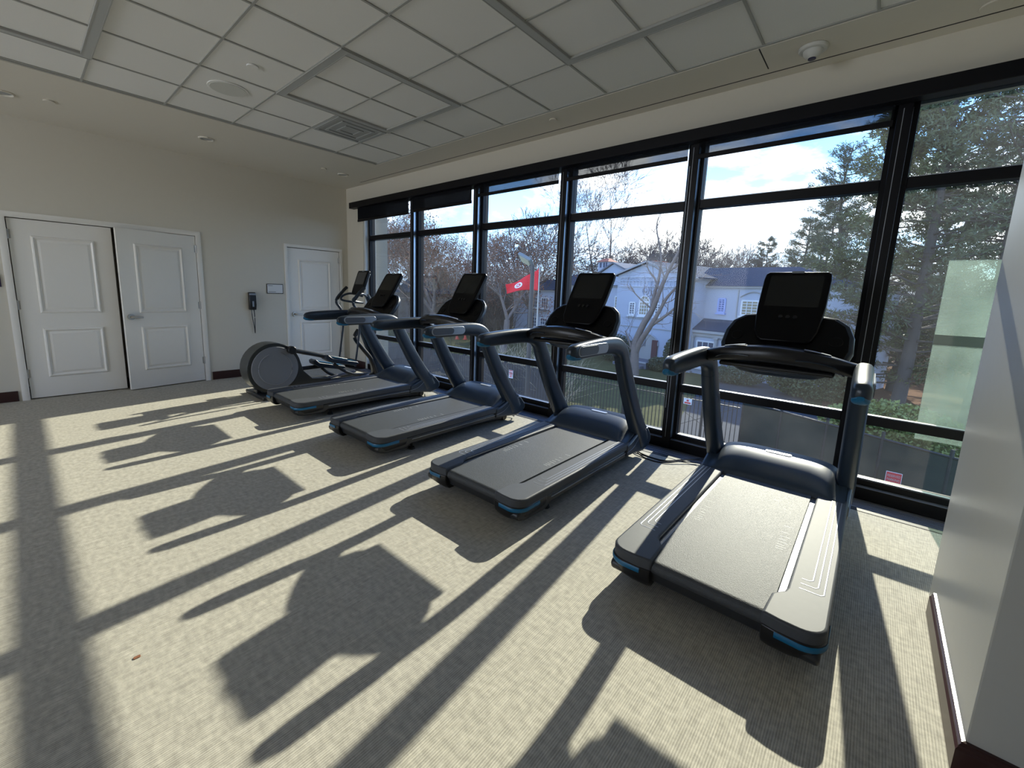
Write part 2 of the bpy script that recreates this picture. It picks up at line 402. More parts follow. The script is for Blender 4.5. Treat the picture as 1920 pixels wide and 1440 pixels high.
v = empty('air_vent', (-4.815, 2.715, H))
MB().box(-.3, .3, -.3, .3, .002, .011).build('face_plate', vent_m, v, bevel=.002)
fr = MB()
for a, b in ((.29, .25), (.2, .17), (.11, .08)):
    for s_ in (-1, 1):
        fr.box(-a, a, min(s_*a, s_*b), max(s_*a, s_*b), -.008, .003).box(min(s_*a, s_*b), max(s_*a, s_*b), -b, b, -.008, .003)
fr.build('diffuser_vane', vent_m, v, bevel=.003)
tag(v, 'square grey air vent set in the ceiling tiles', 'air vent')
sp = empty('ceiling_speaker', (-4.81, 1.49, H+.014))
MB().cyl((0, 0, -.004), .165, .008, n=40).build('rim', tile_m, sp, bevel=.003)
MB().cyl((0, 0, -.009), .145, .004, n=40).build('grille', mat('speaker_mesh', (.62, .62, .58), .7), sp)
tag(sp, 'round white speaker grille flush in a ceiling tile', 'speaker')
def disc(name, x, y, z, r, m_, label, cat, group=None):
    o = MB().cyl((0, 0, -.006), r, .012, n=24).build(name, m_, bevel=.003); o.location = (x, y, z); tag(o, label, cat, group); return o
disc('sprinkler_cover', -4.16, 1.48, H+.012, .045, tile_m, 'small round sprinkler cover on the tile beyond the ceiling speaker', 'sprinkler')
disc('sprinkler_cover', -6.64, .41, H, .045, soffit_m, 'small round sprinkler cover in the plaster border at far left', 'sprinkler')
disc('sprinkler_cover', -6.63, 3.29, H, .04, soffit_m, 'small round sprinkler cover in the plaster border above the single white door', 'sprinkler')
disc('sprinkler_cover', -2.76, 3.82, H, .04, soffit_m, 'small round sprinkler cover beside the long black ceiling slot', 'sprinkler')
disc('sprinkler_cover', .28, 3.97, H, .07, soffit_m, 'round white cover at the top right corner of the ceiling', 'sprinkler')
for x, y, lb in ((-6.74, .10, 'small recessed downlight at the left edge of the plaster border'), (-6.59, 1.76, 'small recessed downlight in the plaster border above the double doors'), (-6.70, 3.64, 'small recessed downlight near the corner above the elliptical machine')):
    o = empty('downlight', (x, y, H))
    MB().tube([(.075*cos(a), .075*sin(a), -.002) for a in [2*pi*k/24 for k in range(25)]], .012, n=6, caps=False).build('trim_ring', soffit_m, o)
    MB().cyl((0, 0, .001), .068, .006, n=24).build('lamp_lens', vent_m, o)
    tag(o, lb, 'downlight', 'downlights in the plaster border')
cdm = empty('dome_camera', (-.585, 3.86, H))
MB().cyl((0, 0, -.012), .085, .024, n=32, r2=.09).build('mounting_ring', dome_m, cdm, bevel=.006)
MB().sphere((0, 0, 0), .06, n=24, sz=.9).xf(Matrix.Translation((0, 0, -.022))).build('dome', dome_m, cdm)
MB().cyl((0, 0, -.074), .024, .012, n=20).build('lens', lensd_m, cdm, bevel=.003)
tag(cdm, 'white dome security camera on the ceiling above the windows', 'camera')

# ------------------------------------------------------------------ doors
def leaf(name, wd, ht, loc, rz, lever=None, hinge_side=1):
    """local: x is the face normal, y across from 0 to wd, z up; thickness .045 behind x=0"""
    o = MB().box(-.045, 0, 0, wd, .012, ht).build(name, door_m, bevel=.002); o.location = loc; o.rotation_euler = (0, 0, rz); st(o)
    for z0, z1 in ((1.06, ht-.19), (.27, .86)):
        y0, y1 = .18, wd-.18
        fm = MB()
        def ring(a, x): return [(x, y0+a, z0+a), (x, y1-a, z0+a), (x, y1-a, z1-a), (x, y0+a, z1-a)]
        fm.loft([ring(-.008, -.001), ring(0, .014), ring(.012, .018), ring(.030, .001), ring(.040, .001), ring(.062, .012), ring(.064, .0121)], caps=False)
        fm.add(ring(.064, .0121), [(0, 1, 2, 3)])
        fm.build('raised_panel', door_m, o, smooth=25)
    for z in (.32, 1.15, 1.97):
        y = wd if hinge_side > 0 else 0
        MB().cyl((.006, y+.004*hinge_side, z), .011, .11, n=12).box(-.002, .003, min(y, y-hinge_side*.02), max(y, y-hinge_side*.02), z-.05, z+.05).build('hinge', hinge_m, o)
    if lever is not None:
        y, dr = lever
        hd = MB().cyl((.010, y, 1.0), .040, .020, axis='x', n=24)
        hd.tube([(.01, y, 1.0), (.045, y, 1.0), (.055, y+dr*.015, 1.0), (.056, y+dr*.06, .998), (.052, y+dr*.115, .994)], [.019, .018, .016, .014, .012], n=10)
        hd.build('lever_handle', nickel_m, o)
    return o
leaf('door_1', .895, 2.15, (XB-.012, 0.0, 0), 0, None, -1)
leaf('door_2', .90, 2.15, (XB+.145, .915, 0), RAD(9.2), (.075, 1), 1)
leaf('door_3', .925, 2.125, (XB-.012, 3.105, 0), 0, (.085, 1), 1)
MB_ = MB().box(-.03, -.015, 0, .012, .96, 1.04); 
def casing(name, y0, y1, zt, cw=.065):
    c = MB()
    pr = [(0, 0), (.012, 0), (.018, .02), (.018, cw-.015), (.013, cw), (0, cw)]
    def ring(a, x): return [(XB+x, y0-a, 0), (XB+x, y0-a, zt+a), (XB+x, y1+a, zt+a), (XB+x, y1+a, 0)]
    c.loft([ring(p[1], p[0]) for p in pr], caps=False, closed=False)
    c.box(XB-.2, XB, y0-.02, y0-.002, 0, zt+.018).box(XB-.2, XB, y1+.002, y1+.02, 0, zt+.018).box(XB-.2, XB, y0, y1, zt+.002, zt+.018)
    st(c.build(name, door_m, smooth=25))
casing('trim_4', -.008, 1.808, 2.158)
casing('trim_5', 3.097, 4.038, 2.133, .05)

# wall sign, wall device
s_ = empty('room_sign', (XB, 2.875, 1.425))
MB().box(0, .012, -.13, .13, -.08, .08).build('border', slot_m, s_, bevel=.002)
MB().box(.0121, .0135, -.12, .12, -.07, .07).build('face_plate', paper_m, s_)
lt = MB(); lt2 = MB()
for k in range(9): lt.box(.0136, .0142, -.105+k*.008, -.1+k*.008, .046, .055)
for k in range(13): lt2.box(.0136, .0142, -.105+k*.009, -.099+k*.009, -.054, -.045)
lt.build('lettering', slot_m, s_, smooth=0); lt2.build('lettering', slot_m, s_, smooth=0)
tag(s_, 'white room sign with black border on the wall beside the single door', 'sign')
s_ = empty('wall_device', (XB, 2.51, 1.22))
MB().prism([(0, -.14), (.055, -.14), (.075, -.06), (.07, .08), (.05, .14), (0, .14)], 'y', -.05, .05).build('body', cord_m, s_, bevel=.008)
MB().box(.048, .068, -.048, .048, .095, .125).build('top_band', silver_m, s_, bevel=.003)
MB().box(.068, .078, -.012, .012, -.09, .0).build('switch_plate', silver_m, s_, bevel=.002)
MB().tube(smooth_path([(.03, -.02, -.14), (.035, -.012, -.26), (.03, .01, -.42), (.03, .018, -.52), (.034, .02, -.42), (.04, .022, -.25), (.03, .02, -.14)]), .006, n=6).build('strap', cord_m, s_)
tag(s_, 'black wall device with silver top and a dangling strap beside the white doors', 'wall device')
o = MB().box(XB, XB+.012, -.2, -.105, 1.36, 1.5).build('wall_plate', mat('plate_purple', (.03, .02, .06), .4), bevel=.002)
tag(o, 'small dark plate on the wall at the left edge, left of the double doors', 'sign')

# ------------------------------------------------------------------ windows
GL = [.03-1.40*k for k in range(5, -1, -1)]      # left glass edge of each bay
GL = GL + []
Yg = 4.32
bays = [(GL[i], (GL[i+1]-.15) if i < 5 else 1.39) for i in range(6)]
bays = [(-6.97, -5.592-.15)] + bays[0:0] + [(-5.572, -4.334), (-4.172, -2.93), (-2.775, -1.515), (-1.372, -.117), (.03, 1.33)]
zl = [(.145, .585), (.655, 2.335), (2.41, 2.92)]
for i, (a, b) in enumerate(bays):
    wname = 'window_%d' % (i+1)
    o = MB()
    for (z0, z1) in zl: o.box(a, b, Yg-.004, Yg+.004, z0, z1)
    w_ = st(o.build(wname, pane2_m if i >= 4 else pane_m, smooth=0))
    f = MB()
    L_ = .045
    x0, x1 = a-.075 if i else a-.1, b+.075
    f.box(a-.045, a, 4.27, 4.38, 0, 2.95).box(b, b+.045, 4.27, 4.38, 0, 2.95)
    for z0, z1 in ((.585, .655), (2.335, 2.41)): f.box(a, b, 4.275, 4.375, z0, z1)
    f.box(a, b, 4.27, 4.38, .0, .145).box(a, b, 4.27, 4.38, 2.92, 2.96)
    f.build('window_frame', frame_m, w_, bevel=.003)
    for z0, z1 in zl: MB().box(a, b, 4.285, 4.314, z0, z0+.007).build('glint_strip', silver_m, w_, bevel=.001)  # added pale strips, the sun glint under each pane put into their colour
mu = [(bays[i][1], bays[i+1][0]) for i in range(5)]
for k, (a, b) in enumerate(mu):
    c = (a+b)/2
    m_ = MB().box(c-.040, c+.040, 4.205, 4.30, .0, 2.95).box(c-.036, c+.036, 4.3, 4.40, 0, 2.95)
    m_ = st(m_.build('trim_%d' % (6+k), frame_m, bevel=.002))
    MB().box(c+.0395, c+.0412, 4.215, 4.27, .12, 2.86).build('side_reflection', framelt_m, m_, smooth=0)  # sky reflection on the mullion side put into a pale blue strip
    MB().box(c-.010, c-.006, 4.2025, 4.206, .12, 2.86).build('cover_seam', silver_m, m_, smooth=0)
# left jamb reveal lining, sill box and ledge, head
st(MB().box(-7.075, -7.02, 4.21, 4.38, 0, 2.93).build('trim_11', mat('reveal_white', (.62, .66, .68), .4), bevel=.002))
sb_ = st(MB().box(-7.02, 1.5, 4.215, 4.275, 0, .095).build('trim_12', frame_m, bevel=.002))
MB().box(-7.02, 1.5, 4.222, 4.272, .0952, .098).build('ledge_glint', silver_m, sb_, smooth=0)  # added pale strip painting the sunlit highlight along the sill ledge
st(MB().box(-7.02, 1.5, 4.27, 4.44, 2.95, 3.0).box(-7.1, 1.5, 4.38, 4.44, -.4, .1).build('trim_13', frame_m, smooth=0))
# floor grille along the window
gr = MB()
for y0, y1 in ((4.024, 4.052), (4.061, 4.104), (4.112, 4.156), (4.164, 4.208)): gr.box(-7.05, 1.5, y0, y1, -.012, .003)
gr = gr.build('floor_grille', alu_m, bevel=.001)
MB().box(-7.05, 1.5, 3.962, 4.020, -.005, .003).build('edge_strip', slot_m, gr, smooth=0)
tag(gr, 'long linear aluminium floor grille running under the windows', 'floor grille')
# shade fascia and roller shades
fa = MB().box(-7.36, 1.5, 4.095, 4.198, 2.885, 2.985).build('shade_fascia', frame_m, bevel=.004)
tag(fa, 'long black shade fascia along the top of the windows', 'shade fascia')
sh = [(2.655, 1, -7.20, -5.70), (2.67, 1, -5.60, -4.30), (2.735, 0, -4.19, -2.90), (2.745, 0, -2.80, -1.49), (2.745, 0, -1.40, -.10)]
nm = ['nearest the white doors, lowest and darkest', 'second from the white doors, dense and half lowered', 'above the red flag', 'above the white mansion gable', 'above the nearest treadmill']
for (z, dn, a, b), lb in zip(sh, nm):
    o = empty('roller_shade', ((a+b)/2, 4.175, 2.885)); hw = (b-a)/2
    MB().box(-hw, hw, -.001, .001, z-2.885+.035, .02).build('fabric', shade_dark_m if dn else shade_open_m, o, smooth=0)
    MB().box(-hw, hw, -.009, .009, z-2.885, z-2.885+.038).build('hem_bar', frame_m, o, bevel=.003)
    tag(o, 'black roller shade ' + lb, 'roller shade', 'roller shades along the windows')
# ball chain/cord on a mullion
o = MB().tube([(-1.47, 4.195, 2.7), (-1.475, 4.195, 1.4), (-1.472, 4.195, .42)], .0035, n=6).build('pull_cord', silver_m)
tag(o, 'thin pull cord hanging on the mullion left of the nearest treadmill', 'cord')

# ================================================================== TREADMILLS
def sec_curve(pts): return pts
def rail_outline(s):
    pts = [(.236, .012), (.30, .001)]
    for i in range(7):
        a = RAD(-90+90*i/6); pts.append((.37+.088*cos(a), .088+.088*sin(a)))
    pts += [(.458, 1.57), (.292, 1.57), (.292, .27), (.286, .235), (.262, .205), (.246, .18)]
    return [(s*x, y) for x, y in pts]
def treadmill():
    R_ = empty('treadmill', (0, 0, 0))
    # frame under the deck
    fr = MB()
    fr.prism([(.10, .06), (1.95, .06), (2.02, .10), (2.0, .15), (.03, .15), (.05, .09)], 'x', -.30, .30)
    for s in (-1, 1):
        fr.box(min(s*.34, s*.40), max(s*.34, s*.40), .3, 1.7, .07, .13)
    fr.build('frame', darkf_m, R_, bevel=.008)
    # belt over its rollers
    b = MB(); n = 10; prof = []
    for i in range(n+1):
        a = RAD(90+180*i/n); prof.append((.055+.035*cos(a), .170+.035*sin(a)))
    prof += [(1.66, .135), (1.66, .205)]
    b.prism(prof, 'x', -.262, .262)
    bl = b.build('running_belt', belt_m, R_, smooth=30)
    for s in (-1, 1):
        for k, y in enumerate((.62, .645, .67, .70, .735, .775, .83, .92)):
            MB().box(min(s*.19, s*(.225+(.012 if k % 2 else 0))), max(s*.19, s*(.225+(.012 if k % 2 else 0))), y, y+.005, .2048, .2056).build('scale_mark', white_m, bl, smooth=0)
    dk = MB()
    for s in (-1, 1): dk.box(min(s*.262, s*.292), max(s*.262, s*.292), .06, 1.6, .12, .192)
    dk.build('deck_edge', mat('deck_strip', (.16, .165, .165), .35), R_, bevel=.002)
    for s in (-1, 1):
        o = MB().prism(rail_outline(s), 'z', .155, .218).build('side_rail', rail_m, R_, bevel=.012, seg=3)
        gv = MB()
        for k in range(3):
            xo, xi, y0 = .425-.024*k, .335+.0*k, .30+.045*k
            gv.tube([(s*(xi-.0), y0, .2178), (s*(xo-.012), y0, .2178), (s*xo, y0+.014, .2178), (s*xo, 1.50, .2178)], (.0036, .0016), n=6)
        gv.build('tread_groove', groove_m, o)
        sk = [(.05, .155), (.0, .12), (.01, .085), (.08, .062), (.30, .055), (.36, .085), (1.9, .085), (1.95, .155)]
        MB().prism(sk, 'x', min(s*.300, s*.448), max(s*.300, s*.448)).build('side_skirt', darkf_m, R_, bevel=.015, seg=3)
        MB().box(min(s*.447, s*.453), max(s*.447, s*.453), .36, 1.62, .128, .133).build('accent_line', silver_m, R_, smooth=0)
        # rear end cap
        ec = []
        for (z, inset) in ((.165, .0), (.13, .0), (.09, .012), (.055, .045)):
            ring = []
            for (x, y) in [(.24, .006), (.31, -.004)]+[(.372+.09*cos(RAD(-90+15*i)), .088+.094*sin(RAD(-90+15*i))) for i in range(7)]+[(.458, .30), (.24, .30)]:
                ring.append((s*(x-(inset if x > .3 else 0)), y+(inset if y < .2 else 0), z))
            ec.append(ring)
        cap = MB().loft(ec).build('end_cap', blackp_m, R_, bevel=.006)
        bs = []
        for i in range(9):
            a = RAD(-100+13.5*i); bs.append((s*(.372+.0915*cos(a)), .088+.0955*sin(a), .147))
        bs = [(s*.29, -.003, .147)] + bs + [(s*.4625, .21, .147)]
        MB().tube(bs, (.0035, .013), n=6).build('blue_strip', blue_m, cap)
        # leveling foot
        MB().cyl((s*.36, .42, .045), .012, .08, n=10).cyl((s*.36, .42, .009), .036, .018, n=20, r2=.028).build('leveling_foot', rubber_m, R_)
        # wheel and lift arm at the front
        MB().tube([(s*.33, 1.25, .075), (s*.33, 1.62, .045), (s*.33, 1.74, .042)], (.02, .028), n=8, sq=4).cyl((s*.33, 1.78, .038), .038, .05, axis='x', n=20).build('lift_arm', blackp_m, R_)
        # foot cover the upright rises from
        pr = [(1.50, .205), (1.58, .222), (1.68, .262), (1.76, .315), (1.86, .335), (1.95, .27), (2.02, .19), (2.03, .135), (1.98, .085), (1.86, .06), (1.70, .085), (1.50, .10)]
        MB().prism(pr, 'x', min(s*.385, s*.466), max(s*.385, s*.466)).build('foot_cover', shell_m, R_, bevel=.02, seg=3)
        ln = smooth_path([(s*.468, 1.50, .14), (s*.469, 1.62, .16), (s*.469, 1.72, .22), (s*.469, 1.79, .275), (s*.469, 1.90, .285)], 4)
        MB().tube(ln, .0025, n=5).build('cover_seam', silver_m, R_)
        # upright
        up = smooth_path([(s*.425, 1.86, .15), (s*.425, 1.79, .27), (s*.424, 1.66, .45), (s*.423, 1.52, .67), (s*.422, 1.40, .88), (s*.422, 1.34, .99)], 4)
        rr = lerp_list([(.056, .098), (.056, .094), (.054, .088), (.052, .083), (.050, .078), (.048, .073)], 0, 4)
        MB().tube(up, rr, n=20, sq=3.2, up=(0, 1, .3)).build('upright', shell_m, R_, smooth=50)
        # arm
        ar = smooth_path([(s*.422, 1.345, .985), (s*.422, 1.30, 1.055), (s*.422, 1.21, 1.105), (s*.423, 1.06, 1.122), (s*.426, .80, 1.118), (s*.430, .60, 1.110), (s*.431, .535, 1.106), (s*.431, .505, 1.104)], 4)
        rr = lerp_list([(.048, .073), (.048, .072), (.046, .069), (.043, .065), (.042, .062), (.041, .058), (.036, .048), (.018, .024)], 0, 4)
        arm = MB().tube(ar, rr, n=20, sq=3.0, up=(0, 0, 1)).build('handrail', shell_m, R_, smooth=50)
        st_ = lambda y0, y1, r, x: [(x, (y0+r)+r*cos(RAD(a)), 1.117+r*.95*sin(RAD(a))) for a in range(90, 271, 15)]+[(x, (y1-r)+r*cos(RAD(a)), 1.117+r*.95*sin(RAD(a))) for a in range(-90, 91, 15)]
        MB().loft([st_(.565, .99, .042, s*.466), st_(.565, .99, .042, s*.472)]).build('pad_ring', silver_m, arm, bevel=.003)
        MB().loft([st_(.58, .84, .034, s*.4715), st_(.58, .84, .034, s*.475)]).build('grip_pad', pad_m, arm, bevel=.003)
        gc = smooth_path([(s*.430, .68, 1.071), (s*.431, .60, 1.068), (s*.431, .53, 1.076), (s*.431, .498, 1.090)], 3)
        MB().tube(gc, lerp_list([(.020, .008), (.036, .018), (.034, .020), (.014, .010)], 0, 3), n=14, sq=2.6).build('blue_grip_cap', blue_m, arm, smooth=50)
    # motor hood
    yk = [1.535, 1.555, 1.59, 1.64, 1.70, 1.78, 1.88, 1.96, 2.01, 2.035]
    hk = [.218, .240, .272, .308, .338, .360, .365, .345, .29, .13]
    sk = [.215, .222, .234, .252, .272, .296, .308, .290, .24, .12]
    rings = []
    for y, h_, s0 in zip(yk, hk, sk):
        ring = []
        for i in range(33):
            u = -1+2*i/32; x = .44*u; au = min(abs(x)/.385, 1)
            z = s0+(h_-s0)*(1-au**5)**.55
            dy = -.035*min(max((abs(x)-.24)/.12, 0), 1) if y < 1.8 else -.05*abs(u)**3
            ring.append((x, y+dy, z))
        ring += [(.44, ring[-1][1], .11), (-.44, ring[0][1], .11)]
        rings.append(ring)
    hd = MB().loft(rings).build('motor_hood', hood_m, R_, smooth=60)
    pl = [(x, y) for x, y in rbox(-.085, .085, -.017, .017, .016)]
    po = MB().prism(pl, 'z', 0, .004); po.xf(Matrix.Translation((0.01, 1.80, .3625)) @ Matrix.Rotation(RAD(8), 4, 'X')); po.build('badge', mat('badge_silver', (.62, .64, .66), .3, metal=.3), hd, bevel=.0015)
    # cross bar with tray
    pth = smooth_path([(-.42, 1.17, 1.125), (-.36, 1.13, 1.140), (-.22, 1.08, 1.172), (0, 1.06, 1.190), (.22, 1.08, 1.172), (.36, 1.13, 1.140), (.42, 1.17, 1.125)], 5)
    rr = lerp_list([(.045, .040), (.055, .042), (.075, .048), (.085, .052), (.075, .048), (.055, .042), (.045, .040)], 0, 5)
    cb = MB().tube(pth, rr, n=18, sq=3.0).build('cross_bar', blackp_m, R_, smooth=50)
    for s in (-1, 1):
        a = smooth_path([(s*.15, 1.03, 1.236), (s*.21, 1.045, 1.226), (s*.27, 1.07, 1.212)], 3)
        MB().tube(a, (.014, .004), n=8).build('pulse_sensor', silver_m, cb)
        a = smooth_path([(s*.34, 1.10, 1.10), (s*.30, 1.03, 1.150), (s*.20, .985, 1.172), (s*.12, .975, 1.172)], 4)
        MB().tube(a, (.006, .004), n=6).build('tray_lip', shell_m, cb)
    MB().box(-.30, .30, 1.06, 1.36, 1.085, 1.115).build('tray', blackp_m, R_, bevel=.012)
    # dash: black face in a grey shell, leaning forward
    ear = []
    half = [(.10, -.03), (.20, -.02), (.28, .012), (.335, .065), (.362, .14), (.356, .23), (.325, .30), (.26, .345), (.16, .36)]
    for x, t in half: ear.append((x, t))
    for x, t in half[::-1]: ear.append((-x, t))
    def dash(mb, sc, d0, d1, inset=0):
        def pl(x, t, d):
            yy = 1.20+t*.72+d*.69; zz = 1.085+t*.95-d*.50+ .0
            return (x, yy, zz)
        cx, ct = 0, .18
        mb.loft([[pl(x*sc, ct+(t-ct)*sc, d0) for x, t in ear], [pl(x*sc, ct+(t-ct)*sc, d1) for x, t in ear], [pl(x*(sc-inset), ct+(t-ct)*(sc-inset), d1+.03) for x, t in ear]])
        return mb
    ds = dash(MB(), 1.0, 0, .055, .12).build('dash_shell', shell_m, R_, bevel=.014, seg=3, smooth=50)
    dash(MB(), .93, -.006, .01, 0).build('dash_face', gloss_m, ds, bevel=.003)
    for s in (-1, 1):
        q = MB().cyl((0, 0, 0), .035, .012, n=24); q.xf(Matrix.Translation((s*.27, 1.335, 1.27)) @ Matrix.Rotation(RAD(-37), 4, 'X') @ Matrix.Rotation(RAD(90), 4, 'X')); q.build('speaker_port', gloss_m, ds, bevel=.003)
    # console screen
    scn = [(.120, -.075), (.150, -.055), (.172, 0.0), (.183, .10), (.188, .17), (.190, .36), (.185, .405), (.165, .42)]
    out = scn + [(-x, t) for x, t in scn[::-1]]
    def cons(poly, d0, d1, k=1):
        def pl(x, t, d): return (x, 1.345+t*.58+d*.86, 1.312+t*.92-d*.5)
        return MB().loft([[pl(x, t, d0) for x, t in poly], [pl(x, t, d1) for x, t in poly]])
    cn = cons(out, -.02, .022).build('console', gloss_m, R_, bevel=.010, seg=3)
    cons([(.17, .10), (.182, .37), (.17, .405), (-.17, .405), (-.182, .37), (-.17, .10)], .015, .034).build('console_back', shell_m, cn, bevel=.008)
    cons([(x, y) for x, y in rbox(-.150, .150, .165, .390, .008)], -.0215, -.019).build('screen', screen_m, cn)
    cons([(x, y) for x, y in rbox(-.035, .035, .408, .422, .004)], -.022, .0).build('top_tag', silver_m, cn)
    for x in (-.04, 0, .04): MB().tube([(x, 1.345+.09*.58-.012, 1.312+.09*.92+.008), (x, 1.345+.09*.58-.024, 1.312+.09*.92+.016)], .012, n=12).build('button', blackp_m, cn)
    MB().tube([(0, 1.34, 1.20), (0, 1.47, 1.36)], (.09, .03), n=12, sq=3).build('console_neck', blackp_m, R_)
    return R_
T = treadmill()
TS = [(-.440, 1.935, 'treadmill nearest the camera, beside the projecting right wall'),
      (-1.965, 1.935, 'treadmill second nearest the camera, with the white mansion behind its screen'),
      (-3.53, 1.935, 'third treadmill from the camera, the red flag right of its screen'),
      (-5.09, 1.915, 'treadmill farthest from the camera, right beside the elliptical machine')]
for i, (x, y, lb) in enumerate(TS):
    o = T if i == 0 else copy_tree(T)
    o.location = (x, y, 0)
    tag(o, 'black and dark blue ' + lb, 'treadmill', 'treadmills in a row facing the windows')

# ================================================================== ELLIPTICAL
E_ = empty('elliptical_machine', (-6.15, 0, 0))
def circ(cy, cz, r, n=36, sq=1): return [(cy+r*cos(2*pi*k/n), cz+r*sq*sin(2*pi*k/n)) for k in range(n)]
bd = [(2.22+.345*cos(RAD(a)), .375+.345*sin(RAD(a))) for a in range(20, 241, 10)] + [(2.05, .06), (2.6, .06), (3.0, .07), (3.0, .15), (2.72, .18), (2.60, .30)]
MB().prism(bd, 'x', -.14, .14).build('drive_housing', drum_m, E_, bevel=.03, seg=4)
MB().cyl((.150, 2.22, .375), .30, .02, axis='x', n=48).build('side_disc', greyd_m, E_, bevel=.006)
MB().tube([(.163, 2.22+.215*cos(a), .375+.215*sin(a)) for a in [RAD(110+10*k) for k in range(33)]], .006, n=6).build('disc_ring', mat('disc_light', (.26, .27, .30), .4), E_)
MB().box(-.30, .34, 1.98, 2.10, 0, .05).box(-.06, .06, 2.0, 4.0, .03, .10).box(-.28, .28, 3.86, 3.98, 0, .06).build('base_frame', darkf_m, E_, bevel=.012)
# column sweeping up from the floor
cl = smooth_path([(0, 3.90, .06), (0, 3.86, .25), (0, 3.76, .55), (0, 3.64, .85), (0, 3.66, 1.05), (0, 3.76, 1.22), (0, 3.70, 1.38)], 5)
MB().tube(cl, lerp_list([(.09, .11), (.085, .10), (.075, .09), (.06, .075), (.045, .05), (.038, .04), (.035, .035)], 0, 5), n=18, sq=3, up=(0, 1, 0)).build('front_column', shell_m, E_, smooth=50)
MB().tube(smooth_path([(0.07, 3.50, .84), (0.07, 3.44, .72), (0.07, 3.56, .55), (0.07, 3.72, .35), (0.07, 3.80, .12)], 5), (.03, .035), n=10).build('column_guard', blackp_m, E_, smooth=50)
for s in (1, -1):
    dz = 0 if s > 0 else -.12
    dy = 0 if s > 0 else -.02
    x = s*.20
    # crank arm, pedal with blue insert
    MB().tube([(x, 2.42+(0 if s > 0 else -.35), .62+(0 if s > 0 else -.36)), (x, 3.22, .40+dz)], (.022, .030), n=10, sq=3).build('pedal_arm', darkf_m, E_, bevel=.004)
    MB().cyl((x, 2.42+(0 if s > 0 else -.35), .62+(0 if s > 0 else -.36)), .055, .08, axis='x', n=20).build('crank_hub', blackp_m, E_, bevel=.008)
    pd = MB().prism([(2.86, .50+dz), (2.90, .52+dz), (2.96, .465+dz), (3.36, .375+dz), (3.38, .345+dz), (3.30, .32+dz), (2.95, .40+dz), (2.87, .45+dz)], 'x', x-.085, x+.085)
    pd = pd.build('pedal', shell_m, E_, bevel=.010)
    MB().prism([(2.93, .492+dz), (3.34, .388+dz), (3.34, .383+dz), (2.93, .484+dz)], 'x', x-.07, x+.07).build('pedal_insert', blue_m, pd)
    MB().tube(smooth_path([(x, 3.02, .37+dz), (x, 3.15, .26+dz), (x, 3.34, .17+dz*.7), (x, 3.6, .14+dz*.5)], 4), (.018, .022), n=10).build('rocker_link', darkf_m, E_)
    MB().tube([(x, 3.58, .13), (x, 3.20, .09), (x, 2.9, .07)], (.03, .02), n=10, sq=3).build('ramp_rail', alu_m, E_)
    # moving handlebar
    a = 0 if s > 0 else .03
    hb = smooth_path([(s*.25, 3.33, .30), (s*.25, 3.38, .62), (s*.25, 3.42, .93), (s*.25, 3.40, 1.12), (s*.255, 3.32, 1.25), (s*.26, 3.34, 1.33), (s*.26, 3.44, 1.44), (s*.26, 3.50, 1.49)], 5)
    hb = MB().tube(hb, lerp_list([.015, .015, .018, .020, .021, .021, .021, .020], 0, 5), n=12).build('moving_handlebar', shell_m, E_)
    MB().tube(smooth_path([(s*.258, 3.335, 1.31), (s*.26, 3.44, 1.435), (s*.26, 3.505, 1.495)], 4), .025, n=12).build('foam_grip', rubber_m, hb)
# fixed handlebar loop
MB().tube(smooth_path([(-.05, 3.66, 1.36), (-.17, 3.52, 1.40), (-.20, 3.40, 1.36), (-.17, 3.36, 1.30), (-.12, 3.50, 1.27), (0, 3.62, 1.26), (.12, 3.50, 1.27), (.17, 3.36, 1.30), (.20, 3.40, 1.36), (.17, 3.52, 1.40), (.05, 3.66, 1.36)], 5), .017, n=10).build('fixed_handlebar', shell_m, E_)
scn = [(.11, 0), (.14, .03), (.15, .10), (.155, .36), (.145, .40)]
out = scn + [(-x, t) for x, t in scn[::-1]]
def cons2(poly, d0, d1):
    def pl(x, t, d): return (x, 3.52+t*.36+d*.92, 1.38+t*.94-d*.36)
    return MB().loft([[pl(x, t, d0) for x, t in poly], [pl(x, t, d1) for x, t in poly]])
cn = cons2(out, -.02, .025).build('console', gloss_m, E_, bevel=.010, seg=3)
cons2(rbox(-.12, .12, .17, .37, .006), -.0215, -.0185).build('screen', mat('screen_grey', (.055, .055, .055), .3), cn)  # screen face in an even grey, no emission
cons2([(.145, .12), (.15, .36), (-.15, .36), (-.145, .12)], .02, .035).build('console_back', silver_m, cn, bevel=.006)
cons2(rbox(-.03, .03, .385, .398, .004), -.022, .0).build('top_tag', silver_m, cn)
tag(E_, 'elliptical machine with round grey drive disc, in front of the single white door', 'elliptical machine')

# cords on the floor
def cord(pts, r, m_, label):
    o = MB().tube(smooth_path(pts, 6), r, n=6).build('power_cord', m_); tag(o, label, 'cord'); return o
cord([(-1.75, 3.95, .05), (-1.55, 3.86, .008), (-1.32, 3.84, .007), (-1.20, 3.97, .012), (-1.02, 4.10, .035), (-.90, 4.02, .02), (-.78, 3.97, .012), (-.72, 3.92, .06)], .007, cord_m, 'black power cord looping over the floor grille between the two nearest treadmills')
cord([(-1.66, 3.94, .05), (-1.52, 3.80, .008), (-1.30, 3.79, .007), (-1.12, 4.0, .03), (-.96, 4.06, .028), (-.84, 4.12, .010), (-.70, 4.10, .009)], .006, cord_m, 'second black power cord crossing the first beside the nearest treadmill')
cord([(-3.30, 3.90, .06), (-3.16, 3.86, .02), (-3.11, 3.80, .07), (-3.14, 3.80, .12)], .005, cord_m, 'short black cord loop at the front of the third treadmill')
